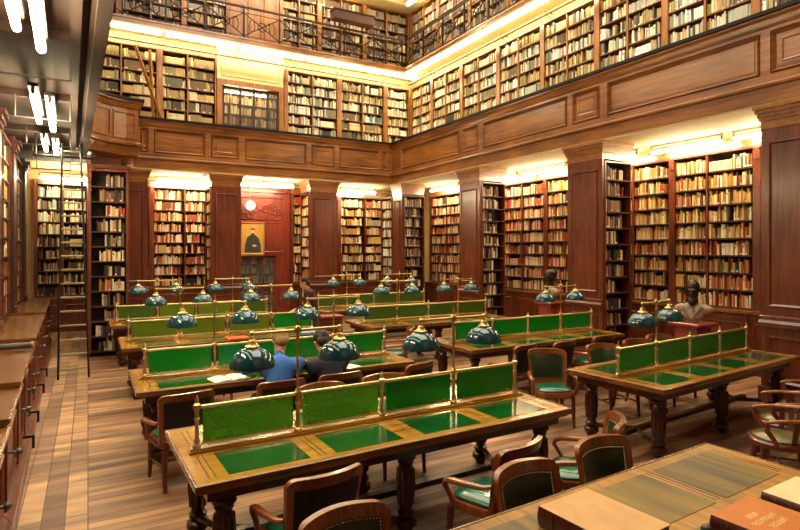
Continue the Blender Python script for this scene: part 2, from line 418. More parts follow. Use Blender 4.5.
# long-side piers: front towards -X; side case (towards the viewer) lies in Y[near, near+.27]
SIDE_R = []
for yn, lab in ((3.75, 'mahogany pier beside the bald bust, its foot behind the reading desk'),
                (7.68, 'mahogany pier between the two bust bays, narrow bookcase on its side'),
                (11.67, 'mahogany pier between the dark bust bay and the corner bay')):
    T = right_frame(XR, yn+.92)
    pier(lab, T, .92, [(0, .92, 0, .05), (0, .645, .05, .86)])
    SIDE_R.append(yn)
T = right_frame(XR, 16.45)
pier('slim dark mahogany pier standing in the corner of the hall', T, .62, [(0, .62, 0, .05), (0, .34, .05, .86)])
SIDE_B = []
for x0, x1, lab in ((.5, 1.42, 'mahogany pier next to the narrow dark bookcase under the bowed balcony'),
                    (3.08, 3.93, 'mahogany pier on the dark side of the portrait doorway, lamps before it'),
                    (6.07, 6.98, 'mahogany pier between the portrait doorway and the corner bookcase')):
    T = back_frame(YB, x0)
    pier(lab, T, x1-x0, [(0, x1-x0, 0, .05), (.275, x1-x0, .05, .86)])
    SIDE_B.append(x0)

# ------------------------------------------------------------------ bookcases and their books
BOOKS = []
PAL = {
 'warm': [('cream', 'e2d2a0', 6), ('tan', 'c29a5c', 5), ('yellow', 'd8b458', 3), ('ochre', 'b47c34', 3), ('pale', 'efe6cc', 4), ('rust', '9c4a22', 2), ('red', 'a32a1c', 1.6), ('brown', '6a3a1e', 2), ('dark', '2c2018', 1.4), ('green', '5a6a3c', .8), ('grey', '9a9484', 1)],
 'redwarm': [('cream', 'e4d0a4', 5), ('tan', 'c89c64', 4), ('rust', 'a8502a', 3), ('red', 'b02c20', 2.6), ('pale', 'f0e2cc', 4), ('brown', '6e3a22', 2), ('ochre', 'b88038', 3), ('dark', '2a1c18', 1.2)],
 'cool': [('pale', 'e6e0cc', 5), ('grey', 'a6a392', 4), ('green', '80846a', 1.2), ('cream', 'dccfa2', 5), ('tan', 'b39a66', 4.5), ('blue', '5b7486', .7), ('dark', '3a3830', 3), ('rust', '9a5638', 1), ('white', 'f2efe6', 2), ('olive', '77734a', 2)],
 'olive': [('olive', '8c7c48', 5), ('tan', 'ac9056', 5), ('green', '646442', 1.5), ('brown', '6a5030', 2), ('cream', 'd8c898', 3), ('dark', '3a3424', 1)],
 'dark': [('brown', '5a3a24', 3), ('grey', '77685a', 2), ('tan', '9a7a50', 2), ('cream', 'cbb88c', 1.5), ('dark', '2c2420', 3), ('rust', '84442c', 1), ('pale', 'd8ccb0', 1)],
 'aged': [('umber', '5c4a3a', 4), ('grey', '8a8072', 4), ('tan', 'a2875c', 3), ('brown', '60422a', 3), ('cream', 'c9b88e', 2)],
}
def pick(pal):
    tot = sum(p[2] for p in PAL[pal]); x = R.random()*tot
    for nme, h, w in PAL[pal]:
        x -= w
        if x <= 0: break
    c = lin(h); k = R.uniform(.78, 1.15)
    return nme, tuple(min(1, v*k*R.uniform(.94, 1.06)) for v in c[:3])+(1,)
def fill(T, s0, s1, z, hmax, pal, desc, row, rows, full=.97, wmin=.018, wmax=.042, depth=.17, start='l', sets=.03, o=-.02):
    s = s0+.006; end = s0+(s1-s0)*full; i = 0
    if start == 'r': s = s1-(s1-s0)*full; end = s1-.006
    run = 0; cur = None
    while s < end-wmin:
        if run <= 0 and R.random() < sets:
            run = R.randint(4, 11); cur = pick(pal); cw = R.uniform(wmin, wmax); ch = R.uniform(.62, .9)
        ln = 0
        if run > 0: nm, c = cur; w = cw; h = ch*hmax; run -= 1
        else:
            nm, c = pick(pal); w = R.uniform(wmin, wmax); h = hmax*R.uniform(.6, .97)
            if R.random() < .03: s += R.uniform(.03, .1); continue
            ln = R.uniform(.05, .14) if R.random() < .035 else 0
            if ln: s += h*math.sin(ln)+.003; w = w*math.cos(ln)
        if s+w > end: break
        BOOKS.append(dict(T=T, s=s, w=w-.0015, z=z+.002, h=h, d=depth*R.uniform(.75, 1), o=o-R.uniform(0, .025), c=c, nm=nm, i=i, row=rows-1-row, desc=desc,
                          lean=-ln, tag=R.random() < .25))
        s += w; i += 1
def case(name, label, T, s0, s1, z0, pitch, rows, pal, desc, div=(), depth=.25, base=None, ledge=0, top=.04, wood_='shelf', pilw=.1, right_pil=False, frieze=0,
         upright='mahogany', first=0, full=(.9, 1), hollow=None, bw=(.018, .044), sets=.028, start='l', capital=True, cat='bookcase', dark_rows=None):
    """shelf unit: face at local o=0, body behind (o<0)"""
    zt = z0+pitch*rows
    lo = base if base is not None else z0-.05
    t = thing(name, label, cat, tuple(T @ Vector(((s0+s1)/2, -depth/2, lo))))
    m = MB(T); m.box(s0+.001, -depth, lo, s1-.001, -depth+.02, zt+.001); build('back_panel', m, 'backing', t)
    m = MB(T)
    m.box(s0, -depth+.021, z0-.03, s0+pilw, .015, zt); 
    if capital and pilw > .07:
        m.box(s0-.0, .0, zt-.2, s0+pilw, .045, zt-.03); m.box(s0, .0, zt-.03, s0+pilw, .06, zt); m.box(s0, .0, z0+(zt-z0)*.36, s0+pilw, .03, z0+(zt-z0)*.36+.03)
    build('upright', m, upright, t)
    m = MB(T); e = s1-(pilw if right_pil else .03); m.box(e, -depth+.021, z0-.03, s1-.001, .012, zt); build('upright', m, upright, t)
    edges = [s0+pilw]
    for d in div:
        m = MB(T); m.box(d-.018, -depth+.021, z0, d+.018, .004, zt-.01); build('divider', m, upright, t); edges += [d-.018, d+.018]
    edges.append(e)
    for k in range(rows):
        z = z0+k*pitch
        m = MB(T); m.box(s0+pilw+.001, -depth+.021, z-.025, e-.001, -.002, z); build('shelf', m, wood_, t)
    m = MB(T); m.box(s0, -depth, zt+.002, s1-.001, .03, zt+top); build('top_board', m, upright, t)
    if frieze:
        m = MB(T); m.box(s0, -depth, zt+top+.002, s1-.001, .005, zt+top+frieze); build('frieze', m, 'honey', t)
    if ledge:
        m = MB(T); m.box(s0, -depth, z0-.08, s1-.001, ledge, z0-.032); build('ledge', m, 'honey', t)
        m = MB(T); m.box(s0+.002, -depth+.021, .003, s1-.003, ledge-.04, z0-.082); build('base_cabinet', m, 'mahogany', t)
        n = 2; w = (s1-s0)/n
        for q in range(n):
            m = MB(T); m.box(s0+q*w+.03, ledge-.04, .12, s0+(q+1)*w-.03, ledge-.022, z0-.14); m.ring(s0+q*w+.1, s0+(q+1)*w-.1, .22, z0-.24, ledge-.022, .04, .02); build('cupboard_door', m, 'mahogany', t)
    for k in range(first, rows):
        for q in range(0, len(edges), 2):
            a, b = edges[q]+.002, edges[q+1]-.002
            if hollow and hollow(k, q//2): continue
            f = R.uniform(*full)
            p = pal(k) if callable(pal) else pal
            d_ = desc(q//2) if callable(desc) else desc
            fill(T, a, b, z0+k*pitch, pitch-.035, p, d_, k, rows, f, bw[0], bw[1], depth-.085, start, sets)
    return t
# --- ground floor, long side
RW = right_frame(XW)
def rcase(y1, y0, div, label, dl, pal='warm', **k):
    return case('wall_bookcase', label, RW, -y1, -y0, 1.19, .33, 9, pal, lambda q: dl[q], div=[-d for d in div], ledge=.24, frieze=.2, pilw=.105, **k)
def rw(k): return 'warm' if k > 3 else ('redwarm' if R.random() < .4 else 'warm')
rcase(5.66, 3.97, [4.8], 'tall bookcase half hidden behind the mahogany pier beside the bald bust', ['strip beside the bust-side pier']*2, rw)
rcase(7.36, 5.661, [6.57], 'tall lit bookcase with two columns of books right behind the bald bust', ['column behind the bald bust', 'column between bust and pier'], rw, full=(.93, 1))
rcase(9.2, 7.361, [8.28], 'tall lit bookcase one carved upright beyond the bald bust, partly behind the middle pier', ['hidden column', 'column beyond the carved upright'], rw)
rcase(11.05, 9.201, [10.1], 'tall lit bookcase of pale books behind the dark bronze bust', ['column behind the dark bust', 'column beside the middle pier'], rw)
rcase(12.95, 11.051, [11.95], 'tall lit bookcase with reddish books one upright beyond the dark bronze bust', ['two columns past the dark bust', 'one column past the dark bust'], 'redwarm')
rcase(14.8, 12.951, [13.8], 'tall bookcase mostly hidden behind the third pier of the long side', ['a', 'b'], 'redwarm')
rcase(16.8, 14.801, [15.75], 'tall bright bookcase in the bay next to the corner pier', ['a', 'b'], 'redwarm', first=0)
# narrow cases on the piers' flanks
SN = ['bust-side pier', 'middle pier', 'third pier']
for yn, nm in zip(SIDE_R, SN):
    if yn < 5: continue
    T = back_frame(yn, XR+.056)
    case('narrow_bookcase', f'narrow half-empty bookcase on the flank of the {nm} of the long side', T, 0, .8, .42, .33, 11, 'dark', f'flank of the {nm}', base=.25,
         pilw=.04, capital=False, full=(.45, .85), bw=(.022, .05), top=.03)
T = back_frame(15.8, XR+.056)
case('narrow_bookcase', 'narrow bookcase of brown books on the flank of the slim corner pier', T, 0, .8, .42, .33, 11, 'dark', 'x', base=.25, pilw=.04, capital=False, full=(.7, .98), top=.03)
# --- ground floor, end wall
BW = back_frame(YW)
case('wall_bookcase', 'tall lit bookcase of cream and red books before the mahogany pier and narrow dark bookcase', BW, 1.62, 3.3, 1.19, .33, 9, 'redwarm', 'x', div=[2.62], ledge=.24, frieze=.2, pilw=.12)
case('wall_bookcase', 'slim strip of bookcase between two piers beside the lit end bay', BW, .92, 1.619, 1.19, .33, 9, 'warm', 'x', ledge=.24, frieze=.2, pilw=.12)
case('wall_bookcase', 'bookcase peeping out beside the portrait doorway, behind a mahogany pier', BW, 6.0, 7.74, 1.19, .33, 9, 'warm', 'x', div=[6.55], ledge=.24, frieze=.2, pilw=.1)
case('wall_bookcase', 'tall lit bookcase of golden books next to the corner of the hall', BW, 7.741, 9.7, 1.19, .33, 9, 'warm', 'x', div=[8.82], ledge=.24, frieze=.2, pilw=.12)
for x0, nm in zip(SIDE_B, ['pier near the bowed balcony', 'pier before the portrait doorway', 'pier past the portrait doorway']):
    if x0 < 1: continue
    T = right_frame(x0, YB+.86)
    case('narrow_bookcase', f'narrow bookcase on the flank of the {nm}', T, 0, .8, .42, .33, 11, 'redwarm', 'x', base=.25, pilw=.04, capital=False, full=(.7, .98), top=.03)
T = right_frame(XR, 17.3)
case('narrow_bookcase', 'narrow bookcase of pale books tucked behind the corner pier', T, 0, .8, .42, .33, 11, 'cool', 'x', base=.25, pilw=.04, capital=False, full=(.8, .98), top=.03)
# end of the side aisle, behind the ladder
case('wall_bookcase', 'bookcase closing the side aisle behind the dark ladder', BW, -1.3, .0, 1.0, .345, 9, lambda k: 'cool' if k > 4 else 'dark', 'x', div=[-.62], ledge=.22, frieze=.1, pilw=.08, wood_='shelf')
# bookcase under the bowed balcony: a free standing block
T = back_frame(13.4, .0)
t = case('narrow_bookcase', 'narrow dark bookcase of red and cream books under the bowed balcony', T, 0, .78, .12, .32, 12, lambda k: 'dark' if R.random() < .5 else 'redwarm', 'x', base=.003, pilw=.06, right_pil=True, capital=False,
     full=(.55, .9), start='r', top=.05, bw=(.02, .05))
m = MB(T); m.box(0, -2.9, .003, .78, -.252, 4.0); build('carcass', m, 'mahogany', t)
m = MB(T); m.box(-.02, -2.9, 4.02, .8, .04, 4.1); m.box(.06, -2.9, 4.101, .69, -1.5, ZG-.03); build('cornice', m, 'mahogany_x', t)
# --- side aisle wall
LF = LROT @ left_frame(-.965)
LZ = 1.12
def lpier(y0, y1, lab):
    T = LROT @ left_frame(-.9)
    t = thing('aisle_pier', lab, 'pier', tuple(T @ Vector((y0, -.2, LZ))))
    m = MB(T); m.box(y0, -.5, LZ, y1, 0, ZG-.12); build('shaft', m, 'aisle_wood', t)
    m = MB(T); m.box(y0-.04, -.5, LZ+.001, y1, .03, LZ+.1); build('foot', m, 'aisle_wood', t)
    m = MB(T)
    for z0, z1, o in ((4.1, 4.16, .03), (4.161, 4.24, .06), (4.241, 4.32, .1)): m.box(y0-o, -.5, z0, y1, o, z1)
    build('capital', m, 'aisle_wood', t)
    m = MB(LROT); 
    F = LROT @ frame(-1.4, y0, 1, 0, 0, -1)
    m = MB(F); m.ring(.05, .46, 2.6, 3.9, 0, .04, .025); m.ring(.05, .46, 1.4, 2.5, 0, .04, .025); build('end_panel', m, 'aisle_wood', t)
lpier(9.75, 10.3, 'dark mahogany pier of the side aisle closest to the frame edge')
lpier(12.5, 13.0, 'second dark mahogany pier of the side aisle, beyond the first')
lpier(15.4, 15.8, 'slim last pier of the side aisle before its end bookcase')
for y0, y1, lab in ((10.42, 12.37, 'aisle bookcase seen edge-on between the first two aisle piers'), (13.12, 15.27, 'aisle bookcase seen edge-on between the second and last aisle piers')):
    case('aisle_bookcase', lab, LF, y0, y1, LZ+.04, .335, 9, 'warm', 'x', div=[(y0+y1)/2], depth=.3, pilw=.06, capital=False, bw=(.03, .06))
# --- second level
def up_pal(k): return 'cool' if R.random() < .75 else 'olive'
ub = [16.7, 14.9, 13.03, 11.18, 9.34, 7.53, 5.69, 3.85, 2.0]
un = ['one', 'two', 'three', 'four', 'five', 'six', 'seven', 'eight', 'nine']
upl = ['closest to the corner', 'second from the corner', 'third from the corner', 'fourth from the corner', 'fifth from the corner', 'sixth from the corner', 'seventh from the corner', 'eighth from the corner']
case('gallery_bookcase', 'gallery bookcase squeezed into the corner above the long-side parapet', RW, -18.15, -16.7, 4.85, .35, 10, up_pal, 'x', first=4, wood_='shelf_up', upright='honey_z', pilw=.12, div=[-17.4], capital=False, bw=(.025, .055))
for i in range(8):
    y1, y0 = ub[i], ub[i+1]; mid = (y1+y0)/2
    def dd(q, i=i): return f'{ordinal(i)} gallery case, '+('far half' if q == 0 else 'near half')
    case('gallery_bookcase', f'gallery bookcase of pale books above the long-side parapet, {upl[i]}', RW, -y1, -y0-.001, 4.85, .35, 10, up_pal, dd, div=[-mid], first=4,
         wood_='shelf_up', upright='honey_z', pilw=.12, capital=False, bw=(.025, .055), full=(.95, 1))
for (x0, x1, dv, lab) in ((-.3, 1.84, [.85], 'gallery bookcase of green-brown sets behind the leaning ladder'), (1.85, 3.55, [2.7], 'gallery bookcase of olive sets between the leaning ladder and the upper doorway'),
                          (5.78, 7.74, [6.8], 'gallery bookcase beside the upper doorway, six rows in view'), (7.75, 9.6, [8.72], 'gallery bookcase in the middle of the stretch from upper doorway to corner'),
                          (9.61, 10.66, [], 'gallery bookcase in the corner of the end wall, one column wide')):
    case('gallery_bookcase', lab, BW, x0, x1, 4.85, .35, 10, 'olive' if x0 < 3 else up_pal, 'x', div=dv, first=3, wood_='shelf_up', upright='honey_z', pilw=.13, capital=False, bw=(.03, .06), sets=.3 if x0 < 3 else .04, full=(.95, 1))
# --- third level
for i in range(5):
    y1 = 18.15-1.85*i; y0 = y1-1.849
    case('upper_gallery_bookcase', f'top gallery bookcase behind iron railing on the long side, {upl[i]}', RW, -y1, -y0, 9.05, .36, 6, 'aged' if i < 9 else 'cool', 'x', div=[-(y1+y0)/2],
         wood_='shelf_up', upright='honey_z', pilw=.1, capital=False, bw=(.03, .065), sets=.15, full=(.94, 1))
for i, (x0, x1) in enumerate(((8.75, 10.66), (7.0, 8.749), (5.62, 6.999), (2.55, 3.9), (.75, 2.549), (-.6, .749))):
    case('upper_gallery_bookcase', f'top gallery bookcase behind iron railing on the end wall, {upl[i]}', BW, x0, x1, 9.05, .36, 6, 'aged', 'x', div=[(x0+x1)/2],
         wood_='shelf_up', upright='honey_z', pilw=.12, capital=False, bw=(.03, .065), sets=.15, full=(.9, 1))
t = thing('closet_door', 'pale orange wooden door leaf in the top gallery behind the railing', 'door', (4.6, 18.3, 8.98))
m = MB(BW); m.box(3.92, -.2, 8.985, 5.6, -.02, 11.2); build('door_leaf', m, 'honey_z', t)
m = MB(BW)
for a in (3.98, 4.55, 5.08): m.ring(a, a+.46, 9.2, 10.9, -.02, .05, .03)
build('panel', m, 'honey_z', t)
# ------------------------------------------------------------------ portrait doorway
mb = MB(); mb.box(4.0, 18.2, 2.1, 5.98, 18.4, 4.36); mb.box(3.95, 18.2, 0, 4.24, 18.4, 2.099); mb.box(5.5, 18.2, 0, 5.98, 18.4, 2.099)
struct('trim_1', mb, 'red_panel')
mb = MB(back_frame(18.2)); mb.ring(4.2, 5.75, 3.28, 4.02, 0, .04, .03); mb.ring(4.2, 5.75, 2.2, 3.2, 0, .04, .02); mb.box(3.96, -.02, 4.18, 5.98, .1, 4.24); struct('trim_2', mb, 'red_panel')
t = thing('carved_frieze', 'carved leafy scroll panel above the portrait', 'carving', (4.97, 18.16, 3.6))
m = MB()
for sx in (-1, 1):
    for (cx, cz, r0, turns, ph) in ((.18, 3.62, .15, 1.5, 0), (.46, 3.70, .13, 1.4, 2), (.34, 3.44, .12, 1.3, 4), (.62, 3.52, .1, 1.3, 1)):
        pts = []; rr = []
        for k in range(18):
            f = k/17; a = ph+f*turns*2*PI; q = r0*(1-.8*f)
            pts.append((4.97+sx*(cx+q*math.cos(a)), 18.175, cz+q*math.sin(a))); rr.append(.022*(1-.55*f))
        m.tube(pts, rr, 6)
        for k in (2, 5, 8):
            m.ball((pts[k][0]+sx*.03, 18.178, pts[k][2]+.03), .035, 6, 4, (1, .5, 1.6))
build('scrolls', m, 'red_panel', t, smooth=True)
t = thing('framed_portrait', 'gilt-framed painting of a bearded man in a dark coat above the glazed doorway', 'painting', (4.7, 18.17, 2.1))
B_ = back_frame(18.19)
m = MB(B_); m.ring(4.3, 5.1, 2.12, 3.19, .002, .055, .045); build('frame', m, 'gold', t)
m = MB(B_); m.box(4.33, .003, 2.08, 5.07, .012, 3.16); build('canvas', m, 'canvas', t)
m = MB(B_)
def flat(poly, o0, o1): m.loft([[(x, o0, z) for x, z in poly], [(x, o1, z) for x, z in poly]])
flat([(4.44, 2.2), (4.98, 2.2), (4.97, 2.45), (4.9, 2.68), (4.78, 2.78), (4.64, 2.78), (4.53, 2.7), (4.46, 2.48)], .0125, .017); build('painted_coat', m, 'dark_coat', t)
m = MB(B_); m.ball((4.71, .018, 2.88), .085, 10, 8, (.85, .06, 1.15)); m.ball((4.76, .018, 2.42), .05, 8, 5, (1.5, .06, .7)); build('painted_face', m, 'painted_skin', t)
m = MB(B_); m.ball((4.71, .0195, 2.965), .075, 10, 6, (1.0, .06, .4)); m.ball((4.71, .0205, 2.81), .05, 10, 6, (1, .06, .9)); m.ball((4.645, .0195, 2.93), .022, 8, 5, (.6, .06, 2)); m.ball((4.775, .0195, 2.93), .022, 8, 5, (.6, .06, 2)); build('painted_hair', m, 'hair_dark', t)
mb = MB()
for x in (4.25, 4.62, 5.06, 5.44): mb.box(x, 18.28, .002, x+.06, 18.34, 2.098)
for z in (.05, .95, 2.02): mb.box(4.25, 18.285, z, 5.5, 18.335, z+.07)
struct('door_1', mb, 'mahogany')
mb = MB(); mb.box(4.31, 18.305, .12, 5.44, 18.311, 2.02); struct('window_1', mb, 'pane')
case('far_bookcase', 'bookcase glimpsed through the glazed doorway under the portrait', back_frame(19.1), 3.7, 6.0, .1, .34, 7, 'warm', 'x', div=[4.5, 5.2], pilw=.06, capital=False, base=.003)
t = thing('globe_lamp', 'small round white globe lamp hanging before the carved panel above the portrait', 'lamp', (4.55, 17.95, 3.6))
m = MB(); m.ball((4.58, 17.95, 3.72), .145, 14, 9); build('globe', m, 'globe', t, smooth=True)
m = MB(); m.lathe([(.05, 3.866), (.055, 3.89), (.02, 3.91), (.008, 3.93), (.008, 4.44), (.05, 4.45), (.05, 4.478)], 4.58, 17.95, 10); build('stem', m, 'brass', t, smooth=True)
# upper doorway
mb = MB(back_frame(18.2)); mb.box(3.58, -.27, 7.76, 5.75, .0, 8.79); mb.ring(3.7, 5.64, 7.86, 8.5, 0, .05, .03); struct('trim_3', mb, 'plaster')
mb = MB(back_frame(18.2)); mb.box(3.58, -.2, 4.76, 3.74, .02, 7.758); mb.box(5.6, -.2, 4.76, 5.75, .02, 7.758); mb.box(3.741, -.2, 7.6, 5.599, .02, 7.758); struct('trim_4', mb, 'honey_z')
mb = MB(back_frame(18.3))
for x in (3.76, 4.3, 4.75, 5.2, 5.54): mb.box(x, -.03, 4.76, x+.06, .03, 7.59)
for z in (5.6, 7.5): mb.box(3.76, -.025, z, 5.59, .025, z+.07)
struct('door_2', mb, 'umber')
mb = MB(back_frame(18.3)); mb.box(3.83, -.003, 4.8, 5.53, .003, 7.5); struct('window_2', mb, 'pane')
case('far_bookcase', 'bright bookcase glimpsed through the upper doorway on the gallery', back_frame(19.1), 3.5, 5.9, 5.5, .35, 7, 'warm', 'x', div=[4.2, 5.0], pilw=.1, capital=False, base=4.76, upright='honey_z')
mb = MB(); mb.box(3.3, 18.71, 4.6, 6.1, 19.39, 4.75); struct('far_floor', mb, 'mahogany_x')

# ------------------------------------------------------------------ fluorescent lamps
def tube_lamp(label, a, b, mat='tube', r=.034, drop=(0, 0, .1), group='fluorescent tube lamps', hood=True, arm=None):
    a = Vector(a); b = Vector(b); t = thing('tube_lamp', label, 'lamp', tuple((a+b)/2), group)
    m = MB(); m.tube([a, b], r, 10); build('tube', m, mat, t, smooth=True)
    d = (b-a).normalized(); up = Vector(drop)
    m = MB(); s = Vector((-d.y, d.x, 0))*(.055 if mat == 'tube_aisle' else .035)
    p0 = a+up-d*.03; p1 = b+up+d*.03
    m.loft([[tuple(p0-s), tuple(p0+s), tuple(p0+s+Vector((0, 0, .05))), tuple(p0-s+Vector((0, 0, .05)))], [tuple(p1-s), tuple(p1+s), tuple(p1+s+Vector((0, 0, .05))), tuple(p1-s+Vector((0, 0, .05)))]])
    build('fixture', m, 'back_cloth' if mat == 'tube_aisle' else 'pipe', t)
    for e, sg in ((a, -1), (b, 1)):
        m = MB(); p = e+d*sg*.012; m.tube([p, p+up], .02, 8); build('lamp_holder', m, 'grey_iron', t)
    return t
# long side, two per bay
for (ya, yb, lab) in ((7.55, 6.1, 'tube lamp over the column behind the bald bust'), (5.85, 4.5, 'tube lamp over the shelves beside the bust-side pier'), (9.2, 7.95, 'tube lamp glowing beside the top of the middle pier'),
                      (11.5, 10.0, 'tube lamp over the dark bronze bust'), (13.1, 11.8, 'tube lamp over the bay just past the third pier'), (16.2, 14.6, 'tube lamp in the bay next to the corner pier')):
    tube_lamp(lab, (10.38, ya, 4.33), (10.38, yb, 4.33))
for (xa, xb, lab) in ((1.75, 3.3, 'tube lamp over the end bay beside the bowed balcony'), (4.1, 5.75, 'tube lamp above the portrait doorway'), (7.6, 8.9, 'tube lamp over the golden books near the corner')):
    tube_lamp(lab, (xa, 17.6 if xa != 4.1 else 17.2, 4.31), (xb, 17.6 if xa != 4.1 else 17.2, 4.31), r=.05)
tube_lamp('wide bright tube lamp at the end of the side aisle above the ladder', (-1.1, 17.4, 4.2), (.15, 17.4, 4.2), r=.045)
def Lp(x, y, z): return tuple(LROT @ Vector((x, y, z)))
for (y0, y1, lab) in ((4.2, 6.3, 'tube lamp of the side aisle with the longest streak in view'), (8.6, 10.4, 'tube lamp of the side aisle between the first two piers'), (11.8, 13.1, 'small far tube lamp of the side aisle beyond the second pier')):
    tube_lamp(lab, Lp(-.24, y0, 4.2), Lp(-.24, y1, 4.2), 'tube_aisle', r=.04)
    t = tube_lamp('twin '+lab+', wall-side tube', Lp(-.40, y0-.4, 4.2), Lp(-.40, y1-.5, 4.2), 'tube_aisle', r=.035)
for y in (3.4, 6.95, 9.15, 11.4, 13.3, 14.75):
    a = Vector(Lp(-.75, y, 4.1)); b = Vector(Lp(.0, y, 4.1))
    t = thing('lamp_bar', f'thin iron bar carrying the aisle tubes, {ordinal([3.4, 6.95, 9.15, 11.4, 13.3, 14.75].index(y))} along the aisle', 'bar', tuple((a+b)/2), 'iron bars under the aisle ceiling')
    m = MB(); m.tube([a, b], .012, 6); m.tube([b, b+Vector((0, 0, .31))], .01, 6); m.tube([a+Vector((.1, 0, 0)), a+Vector((.1, 0, .31))], .01, 6); build('bar', m, 'grey_iron', t)
# under the third level
x = -.2; i = 0
while x < 9.9:
    tube_lamp(f'long tube lamp under the top gallery on the end wall, {ordinal(i)} from the aisle', (x, 17.62, 8.66), (x+2.08, 17.62, 8.66), 'tube_hi', .068, (0, .02, .1)); x += 2.2; i += 1
y = 17.3; i = 0
while y > 3:
    tube_lamp(f'long tube lamp under the top gallery on the long side, {ordinal(i)} from the corner', (10.12, y, 8.66), (10.12, y-2.08, 8.66), 'tube_hi', .068, (.02, 0, .1)); y -= 2.2; i += 1
x = 2.0; i = 0
while x < 8.2:
    tube_lamp(f'tube lamp at the very top of the end wall, {ordinal(i)} from the side', (x, 17.45, 11.12), (x+2.08, 17.45, 11.12), 'tube_hi', .068, (0, .02, .1)); x += 2.2; i += 1
y = 17.2; i = 0
while y > 10:
    tube_lamp(f'tube lamp at the very top of the long side, {ordinal(i)} from the corner', (10.02, y, 11.12), (10.02, y-2.08, 11.12), 'tube_hi', .068, (.02, 0, .1)); y -= 2.2; i += 1
y = 15.5; i = 0
while y > 2:
    a = Lp(-.42, y, 8.66); b = Lp(-.42, y-2.08, 8.66)
    tube_lamp(f'long tube lamp on the gallery over the side aisle, {ordinal(i)} from the corner', a, b, 'tube_hi', .05, (0, 0, .085)); y -= 2.2; i += 1
tube_lamp('tube lamp in the room behind the upper doorway', (3.9, 18.82, 7.55), (5.4, 18.82, 7.55), 'tube_hi', .04)
tube_lamp('tube lamp in the room behind the glazed doorway under the portrait', (4.0, 18.82, 3.9), (5.6, 18.82, 3.9), 'tube_hi', .04)
# rails the ladders hang on
def ladder_rail(label, pts, br, outward, z):
    t = thing('ladder_rail', label, 'rail', pts[0])
    m = MB(); m.tube(pts, .04, 8); build('pipe', m, 'pipe', t, smooth=True)
    for p in br:
        m = MB(); q = Vector(p); w = q-Vector(outward)*.32
        m.tube([q+Vector((0, 0, .03)), q+Vector((0, 0, .09)), w+Vector((0, 0, .09))], .018, 6); m.tube([q+Vector((0, 0, .08)), w+Vector((0, 0, -.1))], .012, 6); build('bracket', m, 'grey_iron', t)
ladder_rail('pale pipe rail along the gallery bookcases of the end wall', [(-.3, 17.85, 8.4), (10.1, 17.85, 8.4)], [(1.3, 17.85, 8.4), (3.0, 17.85, 8.4), (5.8, 17.85, 8.4), (7.6, 17.85, 8.4), (9.4, 17.85, 8.4)], (0, -1, 0), 8.4)
ladder_rail('pale pipe rail along the gallery bookcases of the long side', [(10.35, 17.7, 8.4), (10.35, 3.5, 8.4)], [(10.35, y, 8.4) for y in (16.3, 14.4, 12.5, 10.7, 8.9, 7.1)], (-1, 0, 0), 8.4)
# ladder leaning on the second level, end wall
def ladder(name, label, p0, p1, w0, w1, n, matr, mats_, along, r=.03):
    p0 = Vector(p0); p1 = Vector(p1); al = Vector(along); t = thing(name, label, 'ladder', tuple(p0))
    ax = (p1-p0).normalized()
    for sg in (-1, 1):
        m = MB(); m.tube([p0+al*sg*w0/2, p1+al*sg*w1/2], r, 8, .6); build('side_rail', m, matr, t)
    for k in range(n):
        f = (k+.7)/(n+.3); c = p0+(p1-p0)*f; w = w0+(w1-w0)*f-2*r*.5
        m = MB(); m.tube([c-al*w/2, c+al*w/2], .022, 6, .8); build('rung', m, mats_, t)
    return t
ladder('library_ladder', 'black library ladder with pale worn rungs at the end of the side aisle', (-.22, 11.31, .012), (-.275, 12.25, 4.3), .47, .30, 17, 'iron', 'pipe', (1, 0, 0), .03)
t = thing('hook_rail', 'iron rail under the aisle ceiling that the black ladder leans on', 'rail', (-.3, 12.33, 4.28))
m = MB(); m.tube([(-.9, 12.34, 4.06), (.08, 12.34, 4.06)], .022, 8); m.tube([(-.85, 12.34, 4.06), (-.85, 12.34, ZG-.005)], .015, 6); m.tube([(-.1, 12.34, 4.06), (-.1, 12.34, ZG-.1)], .015, 6); build('rail', m, 'iron', t)
t = thing('step_ladder', 'wooden ladder leaning against the gallery books of the end wall', 'ladder', (2.1, 17.3, 4.76))
for (a, b) in (((2.23, 17.2, 4.82), (1.2, 17.75, 8.2)), ((1.72, 17.55, 4.82), (1.58, 17.75, 8.15))):
    m = MB(); m.tube([a, b], .095, 4, .5); build('side_rail', m, 'honey_z', t)
for k in range(10):
    f = (k+.6)/10.5; a = Vector((2.23, 17.2, 4.82)).lerp(Vector((1.2, 17.75, 8.2)), f); b = Vector((1.72, 17.55, 4.82)).lerp(Vector((1.58, 17.75, 8.15)), f)
    m = MB(); m.tube([a, b], .014, 6); build('rung', m, 'honey_z', t)
